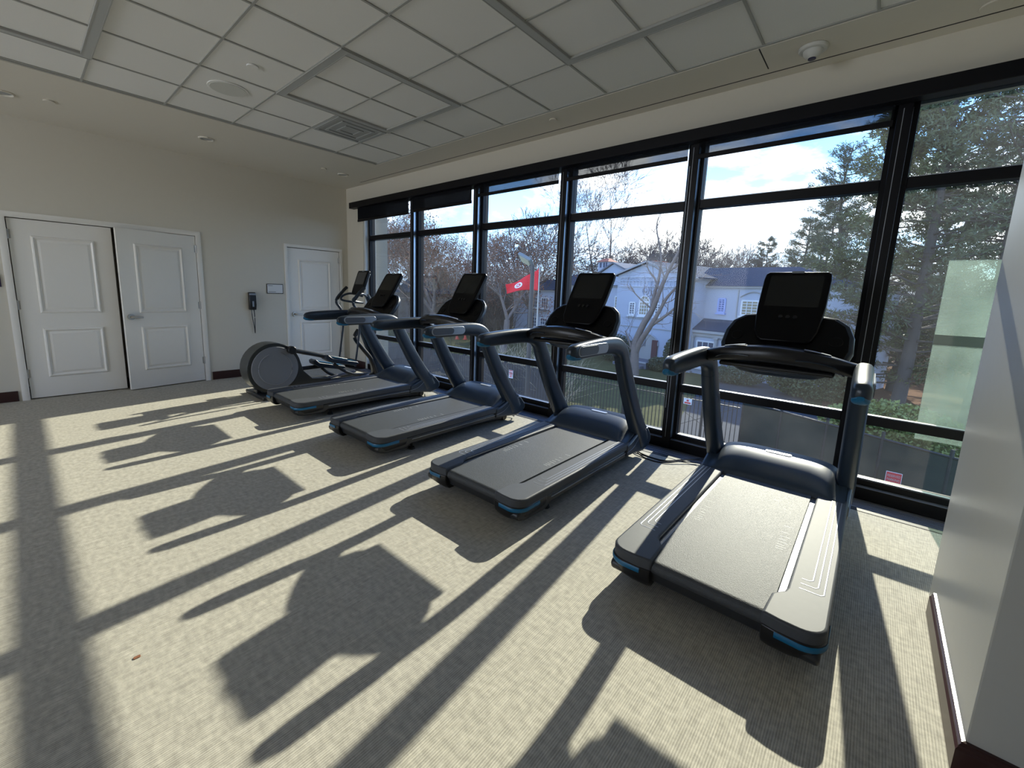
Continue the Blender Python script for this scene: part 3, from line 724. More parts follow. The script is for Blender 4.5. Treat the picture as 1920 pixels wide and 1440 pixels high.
cord([(-4.75, 3.85, .06), (-4.60, 3.90, .01), (-4.42, 3.86, .008), (-4.38, 4.02, .03), (-4.52, 4.12, .10), (-4.62, 4.14, .16)], .006, cordw_m, 'white cord curling on the floor in front of the farthest treadmill')
cord([(-4.70, 3.72, .03), (-4.52, 3.62, .008), (-4.30, 3.70, .008), (-4.16, 3.84, .008), (-4.20, 3.98, .02)], .006, cord_m, 'black cord curling on the floor in front of the farthest treadmill')
o = MB().prism(rbox(-.007, .007, -.011, .011, .005), 'z', 0, .003).build('dry_leaf', oakl_m); o.location = (-2.40, -.02, .0); tag(o, 'tiny brown scrap lying on the carpet in the foreground', 'scrap')
o.location = (-2.05, .18, .0)

# ================================================================== OUTSIDE
G = -3.5
st(MB().box(-200, 160, 4.6, 300, G-.3, G).build('ground', grass_m, smooth=0))
st(MB().box(-7.6, 1.7, 4.4, 4.62, G, -.02).box(XB-.2, 1.7, 4.4, 4.5, 3.0, 3.8).build('wall_facade', frame_m, smooth=0))
st(MB().box(-7.9, -7.16, 4.46, 4.76, G, 4.2).build('wall_exterior', brick_m, smooth=0))
dr = MB(); poly = [(-9.6, 8), (3, 8), (3, 13), (-.6, 20), (-2.2, 26), (-3.0, 29.5), (-5.6, 32.5), (-9.2, 36), (-8.4, 31), (-7.0, 25), (-5.6, 17.5), (-6.2, 14), (-9.6, 12)]
dr.add([(x, y, G+.02) for x, y in poly], [tuple(range(len(poly)))])
o = dr.build('driveway', asph_m, smooth=0); st(o)
mu_ = MB(); poly = [(-1.2, 22), (3, 19), (14, 17), (40, 20), (40, 70), (-2, 70), (-3.0, 40), (-1.8, 30)]
mu_.add([(x, y, G+.03) for x, y in poly], [tuple(range(len(poly)))]); st(mu_.build('ground_litter', mulch_m, smooth=0))
ro = MB(); poly = [(3.2, 14), (30, 10), (30, 13), (4, 20.5), (1.9, 20)]
ro.add([(x, y, G+.05) for x, y in poly], [tuple(range(len(poly)))]); st(ro.build('ground_road', mat('road_blue', (.20, .22, .27), .85, noise=.1), smooth=0))

# fences
wf = empty('wooden_fence', (-20, 14.7, G))
for k in range(84):
    pass
pf = MB()
for k in range(148):
    x = -12+k*.15; pf.box(x, x+.135, -.012, .012, .05, 1.78+.01*(k % 3))
pf.build('board_panel', woodf_m, wf, smooth=0)
for k in range(9): MB().box(-12+k*2.75, -11.88+k*2.75, .015, .13, 0, 1.86).build('post', woodf_m, wf)
tag(wf, 'dark vertical board fence beyond the parking strip', 'fence')
pkf = empty('iron_fence', (-9.6, 14.9, G))
for k in range(52):
    x = k*.13; ht = 1.80
    MB().box(x-.010, x+.010, -.010, .010, .05, ht).add([(x-.012, -.012, ht), (x+.012, -.012, ht), (x+.012, .012, ht), (x-.012, .012, ht), (x, 0, ht+.07)], [(0, 1, 4), (1, 2, 4), (2, 3, 4), (3, 0, 4)]).build('picket', iron_m, pkf, smooth=0)
for z in (.18, .32, 1.62): MB().box(0, 6.7, -.014, .014, z, z+.03).build('rail', iron_m, pkf, smooth=0)
for k in range(3): MB().box(k*2.8-.035, k*2.8+.035, -.035, .035, 0, 1.92).build('post', iron_m, pkf)
MB().tube([(4.2, 0, 1.6), (6.6, 0, .3)], .008, n=5).tube([(4.2, 0, .3), (6.6, 0, 1.6)], .008, n=5).build('gate_brace', iron_m, pkf)
tag(pkf, 'black iron picket fence with gate in front of the lawn', 'fence')
sf = empty('screened_fence', (-2.9, 15.35, G), RAD(-25.5))
MB().box(0, 7.5, -.01, .01, .05, 1.75).build('privacy_screen', mesh_m, sf, smooth=0)
MB().tube([(0, 0, 1.78), (7.5, 0, 1.78)], .03, n=8).build('top_rail', iron_m, sf)
for k in range(7): MB().cyl((k*1.25, 0, .98), .035, 1.96, n=8).build('post', iron_m, sf)
tag(sf, 'dark green screened fence below the pines at right', 'fence')
def post_sign(loc, wd, ht, postz, label, kind):
    o = empty('parking_sign', loc)
    MB().box(-wd/2, wd/2, -.004, .004, 0, ht).build('plate', paper_m, o, bevel=.002)
    if postz: MB().box(-.02, .02, .006, .03, postz, ht).build('post', pole_m, o)
    if kind == 'R':
        MB().box(-wd/2+.01, wd/2-.01, -.0065, -.004, ht*.30, ht-.012).build('red_field', red_m, o)
        for i, (tx, z) in enumerate((('RESERVED', ht*.66), ('PARKING', ht*.40))):
            c = bpy.data.curves.new('lettering', 'FONT'); c.body = tx; c.size = ht*.22; c.align_x = 'CENTER'; c.extrude = .0008
            t = bpy.data.objects.new('lettering', c); col.objects.link(t); t.parent = o; t.location = (0, -.0075, z); t.rotation_euler = (RAD(90), 0, 0); c.materials.append(white_m)
            bpy.context.view_layer.update()
            me = bpy.data.meshes.new_from_object(t.evaluated_get(bpy.context.evaluated_depsgraph_get()))
            w0 = max(v.co.x for v in me.vertices)-min(v.co.x for v in me.vertices)
            k = min(1, (wd-.06)/w0)
            t2 = bpy.data.objects.new('lettering', me); col.objects.link(t2); t2.parent = o; t2.location = t.location; t2.rotation_euler = t.rotation_euler; t2.scale = (k, 1, 1)
            bpy.data.objects.remove(t, do_unlink=True)
    else:
        r = MB()
        if kind == 'T':
            r.box(-wd/2+.015, wd/2-.015, -.006, -.004, ht*.86, ht*.97)
            for z, a in ((.74, .9), (.66, .8), (.55, .95), (.47, .95), (.39, .9), (.30, .5), (.22, .9), (.15, .7)): r.box(-wd*.42*a, wd*.42*a, -.006, -.004, ht*(z-.022), ht*(z+.028))
            r.box(-wd/2+.015, wd/2-.015, -.006, -.0045, ht*.60, ht*.70)
        else:
            r.box(-wd*.14, wd*.14, -.006, -.004, ht*.48, ht*.82)
            for z in (.30, .16): r.box(-wd*.38, wd*.38, -.006, -.004, ht*z-.012, ht*z+.018)
        r.build('lettering', red_m, o, smooth=0)
    tag(o, label, 'sign'); return o
post_sign((-12.12, 14.5, -2.33), .24, .37, -1.0, 'tall white sign with red print on a post before the wooden fence', 'T')
post_sign((-4.48, 14.82, -2.05), .27, .20, 0, 'wide white sign with red marks hung on the iron fence', 'W')
post_sign((.79, 13.50, -2.78), .29, .36, 0, 'red and white reserved parking sign on the screened fence, seen through the right window bay', 'R')

# lamp post
lp = empty('lamp_post', (-9.47, 12.31, G))
MB().tube([(0, 0, 0), (0, 0, 6.0)], [.10, .075], n=12).build('pole', pole_m, lp)
MB().cyl((0, 0, .25), .18, .5, n=16).build('base_cover', pole_m, lp, bevel=.02)
HM = Matrix.Translation((-.06, -.02, 6.02)) @ Matrix.Rotation(RAD(24), 4, 'Y') @ Matrix.Rotation(RAD(-38), 4, 'X')
hdm = MB().box(-.62, 0, -.22, .22, 0, .12); hdm.xf(HM); hdm = hdm.build('lamp_head', mat('lamp_head_grey', (.16, .18, .18), .5), lp, bevel=.02)
q = MB().box(-.54, -.08, -.17, .17, -.012, 0); q.xf(HM); q.build('lamp_lens', mat('lamp_lens', (.40, .39, .30), .4), hdm)
MB().tube([(-.14, 0, 5.98), (0, 0, 5.9)], .045, n=8).build('bracket', pole_m, lp)
tag(lp, 'grey parking lot lamp post with a tilted floodlight head', 'lamp post')

# flag on its pole, blown to the left
FX, FY = -15.33, 20.6
fp = empty('flagpole', (FX, FY, G))
MB().tube([(0, 0, 0), (0, 0, 6.6)], [.055, .035], n=10).sphere((0, 0, 6.64), .05, n=10).build('pole', mat('pole_white', (.42, .39, .34), .5), fp)
fl = MB(); nx, nz_ = 28, 12
def fpt(u, vv, d=0):
    zt = 6.50-1.02*u**.72+.05*sin(6.3*u+.4)*u; zb = 5.18+.04*sin(5*u)-.21*u**2.2
    return (-.05-2.30*u, -.25*u+.10*sin(8*u+2.2*vv)*min(1, 3*u)-d, zb+(zt-zb)*vv)
F0 = [fpt(i/nx, j/nz_) for i in range(nx+1) for j in range(nz_+1)]
fl.add(F0, [(i*(nz_+1)+j, (i+1)*(nz_+1)+j, (i+1)*(nz_+1)+j+1, i*(nz_+1)+j+1) for i in range(nx) for j in range(nz_)])
flo = fl.build('flag', flag_m); flo.location = (FX, FY, G); flo.modifiers.new('thick', 'SOLIDIFY').thickness = .006
tag(flo, 'red flag with a white round crest flying from the pole', 'flag')
tag(fp, 'slim pale flagpole behind the lamp post', 'flagpole')
def crest(rad0, rad1, m_, nm_, d):
    r = MB(); n = 28
    def P_(a, q): return fpt(.60+q*.15*cos(a)-q*.03*sin(a), .52+q*.24*sin(a)+.10*q*cos(a), d)
    r.add([P_(2*pi*k/n, rad0) for k in range(n)]+[P_(2*pi*k/n, rad1) for k in range(n)], [(k, (k+1) % n, n+(k+1) % n, n+k) for k in range(n)])
    o = r.build(nm_, m_, flo); o.modifiers.new('thick', 'SOLIDIFY').thickness = .002
crest(.62, 1.0, flagw_m, 'crest', .012); crest(.10, .30, flagw_m, 'crest', .012)
cr_ = MB()
for q in (-.35, 0, .35):
    a_ = [fpt(.60+.15*q+.006*k, .52-.07+.14*k/6, .014) for k in range(7)]
    cr_.tube(a_, .025, n=4)
cr_.build('crest', flagw_m, flo)

# traffic cones
for x, y, lb in ((-32.6, 30.0, 'left of the pair'), (-32.0, 30.6, 'right of the pair')):
    o = empty('traffic_cone', (x, y, G))
    MB().tube([(0, 0, .03), (0, 0, .75)], [.17, .03], n=16).build('cone', cone_m, o)
    MB().box(-.2, .2, -.2, .2, 0, .035).build('base', cone_m, o, bevel=.01)
    tag(o, 'small orange traffic cone on the far lawn, ' + lb, 'traffic cone', 'traffic cones on the lawn')

# ------------------------------------------------------------------ mansion (s along the front, q towards us negative)
ang = math.atan2(-1.07, 3.91)
MN = empty('mansion', (-8.86, 31.29, 0), ang)
def part(mb, name, m_, par=None, **k): return mb.build(name, m_, par or MN, **k)
# right wing: s 0..8.3
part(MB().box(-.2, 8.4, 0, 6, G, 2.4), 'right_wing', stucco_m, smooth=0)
part(MB().loft([[(-1.2, -.25, 2.42), (8.6, -.25, 2.42), (8.6, 6.2, 2.42), (-1.2, 6.2, 2.42)], [(-1.2, 1.7, 3.75), (4.6, 1.7, 3.68), (4.6, 3.4, 3.68), (-1.2, 3.4, 3.75)]]), 'right_roof', slate_m, smooth=0)
part(MB().box(-.2, 8.5, -.18, .02, 2.30, 2.44), 'cornice', cream_m)
# low front room with lean-to roof and columns
part(MB().box(-1.0, 2.3, -1.0, 0, G, -.48), 'front_room', stucco_m, smooth=0)
part(MB().loft([[(-1.1, -1.2, -.55), (2.35, -1.2, -.55), (2.35, -1.2, -.47), (-1.1, -1.2, -.47)], [(-1.0, 0, .10), (2.3, 0, .10), (2.3, 0, .22), (-1.0, 0, .22)]]), 'lean_to_roof', slate_m, smooth=0)
part(MB().box(-1.1, 2.35, -1.22, -1.0, -.72, -.54).box(-1.0, 2.3, -1.1, -1.0, -.95, -.74), 'entablature', cream_m, bevel=.02)
for x in (-.70, -.12, 1.55, 2.15):
    part(MB().tube([(x, -1.13, G+.1), (x, -1.13, -1.02)], .10, n=14).box(x-.15, x+.15, -1.28, -.98, -1.02, -.94).box(x-.15, x+.15, -1.28, -.98, G, G+.12), 'column', cream_m)
def win(s0, s1, z0, z1, q, nx_, nz_, gm=None, arch=False, fm=None, name='window'):
    gm = gm or winglass_m; fm = fm or winfr_m
    pn = part(MB().box(s0, s1, q-.02, q+.02, z0, z1), name, gm, smooth=0)
    f = MB(); t = .035
    for i in range(nx_+1):
        x = s0+(s1-s0)*i/nx_; tt = t*1.5 if i in (0, nx_) else t*.6
        f.box(x-tt, x+tt, q-.06, q-.01, z0, z1)
    for j in range(nz_+1):
        z = z0+(z1-z0)*j/nz_; tt = t*1.5 if j in (0, nz_) else t*.6
        f.box(s0, s1, q-.065, q-.015, z-tt, z+tt)
    f.box(s0-.1, s1+.1, q-.14, q+.02, z0-.16, z0-.06)
    f.build('glazing_bars', fm, pn, smooth=0)
    if arch:
        c = (s0+s1)/2; r = (s1-s0)/2
        MB().loft([[(c+r*cos(RAD(a)), q-.02, z1+r*sin(RAD(a))) for a in range(0, 181, 15)], [(c+r*cos(RAD(a)), q+.02, z1+r*sin(RAD(a))) for a in range(0, 181, 15)]]).build('arch_pane', gm, pn)
        fr_ = MB().tube([(c+r*cos(RAD(a)), q-.05, z1+r*sin(RAD(a))) for a in range(0, 181, 15)], .05, n=6)
        for a in (45, 90, 135): fr_.tube([(c, q-.04, z1), (c+r*cos(RAD(a)), q-.04, z1+r*sin(RAD(a)))], .022, n=5)
        fr_.tube([(c+r*.5*cos(RAD(a)), q-.04, z1+r*.5*sin(RAD(a))) for a in range(0, 181, 20)], .02, n=5)
        fr_.build('arch_bars', fm, pn)
    return pn
win(.80, 1.26, .72, 1.60, -.02, 2, 6, gm=mat('blue_pane', (.04, .10, .30), .3), fm=mat('blue_lattice', (.32, .42, .75), .6))
win(2.35, 3.65, .62, 1.52, -.02, 4, 5, gm=winwarm_m)
part(MB().tube(smooth_path([(2.2, -.06, 1.75), (2.6, -.06, 1.98), (3.0, -.06, 2.08), (3.4, -.06, 1.98), (3.8, -.06, 1.75)], 4), .04, n=6).box(2.0, 2.08, -.06, 0, .4, 2.2).box(3.92, 4.0, -.06, 0, .4, 2.2), 'crest_moulding', cream_m)
win(.2, 1.42, -3.0, -1.25, -1.02, 3, 1)
win(5.6, 6.6, .6, 1.55, -.02, 3, 4)
# central gabled block, front at q=-1.5
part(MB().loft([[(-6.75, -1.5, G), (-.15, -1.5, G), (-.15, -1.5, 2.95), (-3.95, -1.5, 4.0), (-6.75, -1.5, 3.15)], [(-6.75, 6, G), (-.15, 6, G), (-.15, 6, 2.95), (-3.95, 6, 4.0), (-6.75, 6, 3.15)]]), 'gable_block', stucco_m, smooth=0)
part(MB().loft([[(-7.1, -1.80, 3.07), (-3.95, -1.80, 4.07), (-3.95, -1.80, 4.17), (-7.1, -1.80, 3.17)], [(-7.1, 6.2, 3.07), (-3.95, 6.2, 4.07), (-3.95, 6.2, 4.17), (-7.1, 6.2, 3.17)]]).loft([[(.25, -1.80, 2.85), (-3.95, -1.80, 4.07), (-3.95, -1.80, 4.17), (.25, -1.80, 2.95)], [(.25, 6.2, 2.85), (-3.95, 6.2, 4.07), (-3.95, 6.2, 4.17), (.25, 6.2, 2.95)]]), 'gable_roof', slate_m, smooth=0)
part(MB().loft([[(-7.12, -1.86, 3.03), (-3.95, -1.86, 4.04), (-3.95, -1.86, 4.16), (-7.12, -1.86, 3.15)], [(-7.12, -1.80, 3.03), (-3.95, -1.80, 4.04), (-3.95, -1.80, 4.16), (-7.12, -1.80, 3.15)]]).loft([[(.27, -1.86, 2.81), (-3.95, -1.86, 4.04), (-3.95, -1.86, 4.16), (.27, -1.86, 2.93)], [(.27, -1.80, 2.81), (-3.95, -1.80, 4.04), (-3.95, -1.80, 4.16), (.27, -1.80, 2.93)]]), 'raking_board', cream_m, smooth=0)
fz = MB().box(-6.5, -.3, -1.58, -1.5, 2.28, 2.36).box(-6.5, -.3, -1.58, -1.5, 2.98, 3.04)
for k in range(19):
    c = -6.33+k*.32
    fz.tube([(c+.12*cos(RAD(a)), -1.55, 2.62+.12*sin(RAD(a))) for a in range(0, 181, 30)], .03, n=5).box(c-.15, c-.11, -1.56, -1.5, 2.34, 2.64)
    fz.tube([(c-.14, -1.54, 2.80), (c, -1.54, 2.94), (c+.14, -1.54, 2.80)], .02, n=4)
part(fz, 'arched_frieze', mat('frieze_grey', (.52, .54, .60), .8))
part(MB().tube([(-4.0+.26*cos(RAD(a)), -1.55, 2.0+.36*sin(RAD(a))) for a in range(0, 361, 20)], .05, n=6, caps=False).sphere((-4.0, -1.5, 2.0), .16, n=10), 'medallion', mat('medallion_grey', (.35, .38, .46), .8))
win(-5.35, -4.85, .20, 1.10, -1.52, 2, 5)
win(-4.42, -3.55, .20, 1.18, -1.52, 4, 4, arch=True, gm=winwarm_m)
win(-3.02, -2.58, .22, 1.08, -1.52, 2, 5)
win(-7.9, -7.0, .55, 1.50, -.35, 4, 4, gm=winwarm_m)
part(MB().box(-5.6, -2.3, -1.6, -1.5, -.08, 0).box(-6.7, -.2, -1.56, -1.5, -.75, -.70), 'string_course', cream_m)
# arched porch recess, door, steps
part(MB().loft([[(-3.5+1.0*cos(RAD(a)), -1.53, -1.95+.75*sin(RAD(a))) for a in range(0, 181, 12)]+[(-4.5, -1.53, -3.05), (-2.5, -1.53, -3.05)], [(-3.5+1.0*cos(RAD(a)), -1.50, -1.95+.75*sin(RAD(a))) for a in range(0, 181, 12)]+[(-4.5, -1.50, -3.05), (-2.5, -1.50, -3.05)]]), 'porch_recess', mat('porch_shade', (.36, .34, .31), .9))
part(MB().tube([(-3.5+1.02*cos(RAD(a)), -1.56, -1.95+.78*sin(RAD(a))) for a in range(0, 181, 12)], .05, n=6), 'porch_arch', cream_m)
part(MB().box(-2.98, -2.52, -1.62, -1.53, -3.0, -1.55), 'front_door', dkwood_m)
part(MB().box(-3.95, -3.6, -1.58, -1.53, -2.1, -1.35), 'porch_lattice', mat('lattice_grey', (.22, .22, .23), .8))
part(MB().box(-5.0, -2.1, -3.2, -1.5, G, -3.05).box(-4.8, -2.3, -3.6, -3.2, G, -3.28), 'porch_steps', stone_m, bevel=.02)
part(MB().box(-5.0, -2.1, -3.25, -3.1, -3.10, -3.02), 'porch_edge', cream_m)
# windowed side of the block seen at right
part(MB().box(-.16, -.10, .1, .25, .3, 1.3), 'side_slot_window', slate_m)
# link wing with second gable and bell tower
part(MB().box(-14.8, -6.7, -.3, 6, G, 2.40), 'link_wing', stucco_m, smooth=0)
part(MB().loft([[(-14.9, -.55, 2.38), (-6.8, -.55, 2.38), (-6.8, 6, 2.38), (-14.9, 6, 2.38)], [(-14.9, 1.2, 3.45), (-6.8, 1.2, 3.45), (-6.8, 3.2, 3.45), (-14.9, 3.2, 3.45)]]), 'link_roof', slate_m, smooth=0)
part(MB().box(-14.9, -6.8, -.45, -.28, 2.26, 2.40), 'link_cornice', cream_m)
part(MB().loft([[(-9.6, -.5, 2.4), (-6.9, -.5, 2.4), (-6.9, -.5, 3.6), (-8.2, -.5, 4.15), (-9.6, -.5, 3.45)], [(-9.6, 5, 2.4), (-6.9, 5, 2.4), (-6.9, 5, 3.6), (-8.2, 5, 4.15), (-9.6, 5, 3.45)]]), 'second_gable', stucco_m, smooth=0)
part(MB().loft([[(-9.8, -.7, 3.38), (-8.2, -.7, 4.18), (-8.2, -.7, 4.30), (-9.8, -.7, 3.50)], [(-9.8, 5.1, 3.38), (-8.2, 5.1, 4.18), (-8.2, 5.1, 4.3), (-9.8, 5.1, 3.5)]]).loft([[(-6.8, -.7, 3.6), (-8.2, -.7, 4.18), (-8.2, -.7, 4.30), (-6.8, -.7, 3.72)], [(-6.8, 5.1, 3.6), (-8.2, 5.1, 4.18), (-8.2, 5.1, 4.3), (-6.8, 5.1, 3.72)]]), 'second_gable_roof', mat('roof_grey', (.16, .17, .19), .9, spec=.05), smooth=0)
part(MB().box(-10.6, -9.45, .1, 1.1, 2.4, 4.45), 'bell_tower', stucco_m, smooth=0)
part(MB().loft([[(-10.75, -.05, 4.43), (-9.3, -.05, 4.43), (-9.3, 1.25, 4.43), (-10.75, 1.25, 4.43)], [(-10.3, .5, 4.75), (-9.75, .5, 4.75), (-9.75, .7, 4.75), (-10.3, .7, 4.75)]]), 'tower_roof', rtile_m, smooth=0)
for x in (-10.35, -9.95, -9.68): part(MB().box(x, x+.16, .06, .1, 3.95, 4.36), 'belfry_opening', winglass_m)
part(MB().box(-7.4, -6.0, 2.0, 3.5, 4.0, 4.5), 'chimney', rtile_m)
win(-13.95, -13.1, .25, 1.05, -.32, 4, 3)
# left block
part(MB().box(-22.9, -14.8, -.2, 6, G, 1.85), 'left_block', stucco_m, smooth=0)
part(MB().loft([[(-19.6, -.4, 1.85), (-14.6, -.4, 1.95), (-14.6, 6, 1.95), (-19.6, 6, 1.85)], [(-19.6, 1.2, 3.0), (-14.6, 1.2, 3.05), (-14.6, 4, 3.05), (-19.6, 4, 3.0)]]), 'left_roof', slate_m, smooth=0)
part(MB().box(-23.0, -14.7, -.34, -.18, 1.75, 1.87), 'left_cornice', cream_m)
for a, b in ((-19.7, -18.55), (-17.9, -16.8)):
    win(a, b, .05, 1.10, -.22, 3, 3); win(a, b, -1.95, -.95, -.22, 3, 3)
part(MB().box(-19.9, -16.6, -.75, -.2, -.16, -.08), 'balcony', slate_m)
tag(MN, 'large white stuccoed mansion with slate roofs across the lawn', 'house')

# ------------------------------------------------------------------ trees
def tube_fast(V, F, p, q, r0, r1, n):
    d = q-p; d.normalize(); a = d.cross(Vector((.3, .5, .81))); a.normalize(); b = d.cross(a); base = len(V)
    for c, r in ((p, r0), (q, r1)):
        for k in range(n):
            th = 2*pi*k/n; V.append(tuple(c+a*(r*cos(th))+b*(r*sin(th))))
    for k in range(n):
        m_ = (k+1) % n; F.append((base+k, base+m_, base+n+m_, base+n+k))
def mesh_obj(name, V, F, m_, parent=None, smooth=True):
    me = bpy.data.meshes.new(name); me.from_pydata(V, [], F); me.materials.append(m_)
    if smooth: me.shade_smooth()
    o = bpy.data.objects.new(name, me); col.objects.link(o)
    if parent: o.parent = parent
    return o
def bare_tree(seed, height, trunk_r, m_, lean=(0, 0), spread=.6, levels=6, leaves=None, first=.22, fork=3, nmax=9000, dens=1.0, rmin=.013):
    rnd = random.Random(seed); V = []; F = []; tips = []
    def grow(p, d, r, ln, lv):
        if len(F) > nmax*4: return
        seg = 3 if lv < 3 else 2; r = max(r, rmin)
        for i in range(seg):
            d = (d+Vector((rnd.uniform(-1, 1), rnd.uniform(-1, 1), rnd.uniform(-.5, .65)))*.11*(1+lv*.12)).normalized()
            q = p+d*(ln/seg); r1 = r*(.90 if lv < 2 else .84)
            tube_fast(V, F, p, q, r, r1, 7 if lv < 2 else 5 if lv < 3 else 3)
            if lv >= 1 and lv < levels and i < seg-1 and rnd.random() < .75*dens:
                dd = branch_dir(d, rnd.uniform(.6, 1.1)); grow(q, dd, r1*.5, ln*rnd.uniform(.5, .75), lv+1+(1 if lv < levels-2 else 0))
            p, r = q, r1
        if lv >= levels: tips.append(p); return
        k = fork if lv < 2 else (3 if rnd.random() < .45*dens else 2)
        for j in range(k):
            dd = branch_dir(d, spread*rnd.uniform(.6, 1.25)); grow(p, dd, r*rnd.uniform(.55, .75), ln*rnd.uniform(.68, .88), lv+1)
        tips.append(p)
    def branch_dir(d, an):
        a = d.cross(Vector((rnd.uniform(-1, 1), rnd.uniform(-1, 1), rnd.uniform(-1, 1)))).normalized()
        q = d*cos(an)+a*sin(an); q.z += .05; return q.normalized()
    d0 = Vector((lean[0], lean[1], 1)).normalized()
    grow(Vector((0, 0, -.1)), d0, trunk_r, height*first, 0)
    o = mesh_obj('bare_tree', V, F, m_)
    if leaves:
        LV, LF = [], []
        for p in tips:
            for k in range(leaves):
                c = p+Vector((rnd.gauss(0, .35), rnd.gauss(0, .35), rnd.gauss(0, .3))); s = rnd.uniform(.04, .09)
                a = Vector((rnd.uniform(-1, 1), rnd.uniform(-1, 1), rnd.uniform(-1, 1))).normalized()*s; b_ = a.cross(Vector((rnd.uniform(-1, 1), rnd.uniform(-1, 1), rnd.uniform(-1, 1)))).normalized()*s*.7
                n_ = len(LV); LV += [tuple(c-a), tuple(c+b_), tuple(c+a), tuple(c-b_)]; LF.append((n_, n_+1, n_+2, n_+3))
        mesh_obj('dry_leaves', LV, LF, oakl_m, o, False)
    return o
def put(o, x, y, rz, sc, label, group=None, z=G):
    o.location = (x, y, z); o.rotation_euler = (0, 0, rz); o.scale = (sc, sc, sc); tag(o, label, 'tree', group)
# the leaning tree in front of the mansion
def limb_tree(limbs, seed):
    rnd = random.Random(seed); V = []; F = []
    def twig(p, d, ln, r, lv):
        for i in range(3):
            d = (d+Vector((rnd.gauss(0, .22), rnd.gauss(0, .3), rnd.gauss(.05, .2)))).normalized(); q = p+d*ln/3; tube_fast(V, F, p, q, r, r*.75, 3 if lv else 4)
            if lv < 3 and rnd.random() < .7:
                a_ = d.cross(Vector((rnd.gauss(0, 1), rnd.gauss(0, 1), rnd.gauss(0, 1)))).normalized(); twig(q, (d*.75+a_*.7).normalized(), ln*.6, r*.6, lv+1)
            p = q; r *= .75
    for pts, r0, r1 in limbs:
        P_ = smooth_path(pts, 5); n = len(P_)
        for i in range(n-1):
            t = i/(n-1); r = r0+(r1-r0)*t; rn = r0+(r1-r0)*(i+1)/(n-1); tube_fast(V, F, P_[i], P_[i+1], r, rn, 8)
            if r < .12 and rnd.random() < .55:
                d = (P_[i+1]-P_[i]).normalized(); a_ = d.cross(Vector((rnd.gauss(0, .4), 1, rnd.gauss(0, .4)))).normalized()*rnd.choice((-1, 1))
                twig(P_[i], (d*.8+a_*.7).normalized(), rnd.uniform(.8, 1.9), max(r*.4, .02), 0)
    return mesh_obj('bare_tree', V, F, bark2_m)
q_ = lambda L: [(x+11.4, y_*.0+dy, z+3.5) for x, y_, z, dy in L]
t0 = limb_tree([
 (q_([(-11.40, 0, -3.6, 0), (-11.49, 0, -2.29, 0), (-11.47, 0, -1.31, 0), (-11.14, 0, -.25, .05), (-10.64, 0, .78, .1), (-10.28, 0, 1.95, .1), (-9.93, 0, 3.07, .2), (-9.47, 0, 4.16, .2), (-9.1, 0, 5.3, .3)]), .30, .04),
 (q_([(-11.45, 0, -2.1, 0), (-11.10, 0, -1.2, -.15), (-10.55, 0, -.35, -.3), (-10.05, 0, .60, -.4), (-9.6, 0, 1.5, -.5), (-9.0, 0, 2.3, -.5), (-8.4, 0, 3.3, -.6)]), .20, .03),
 (q_([(-10.40, 0, -.15, -.3), (-9.61, 0, .45, -.4), (-9.14, 0, .86, -.5), (-8.5, 0, 1.7, -.4), (-8.0, 0, 2.7, -.4)]), .11, .025),
 (q_([(-10.64, 0, .78, .1), (-10.63, 0, 1.77, .2), (-10.49, 0, 2.75, .3), (-10.48, 0, 4.03, .3), (-10.9, 0, 5.63, .3), (-10.89, 0, 6.3, .3)]), .12, .025),
 (q_([(-10.64, 0, .78, .1), (-11.27, 0, 1.26, 0), (-11.85, 0, 1.81, -.1), (-12.19, 0, 2.34, -.1)]), .06, .02),
 (q_([(-10.28, 0, 1.95, .1), (-10.83, 0, 2.75, .4), (-11.37, 0, 3.4, .5), (-11.5, 0, 4.3, .5)]), .07, .02),
 (q_([(-9.93, 0, 3.07, .2), (-9.3, 0, 3.6, .3), (-8.7, 0, 4.4, .3), (-8.4, 0, 5.2, .4)]), .06, .02),
 (q_([(-11.49, 0, -2.29, 0), (-11.94, 0, -1.36, 0), (-12.29, 0, -.69, 0)]), .09, .03)], 3)
put(t0, -11.4, 26.2, 0, 1.0, 'pale forked bare tree leaning right in front of the white mansion')
A = bare_tree(3, 15, .30, bark_m, spread=.50, levels=7, first=.24, fork=3)
B = bare_tree(5, 15, .34, bark2_m, spread=.55, levels=7, first=.20, fork=3, leaves=2)
C_ = bare_tree(8, 15, .22, bark_m, spread=.45, levels=7, first=.30, fork=2, dens=1.1)
D_ = bare_tree(21, 15, .36, bark_m, spread=.55, levels=7, first=.20, fork=4, rmin=.022, nmax=12000)
GT = 'bare trees beyond the lawn'
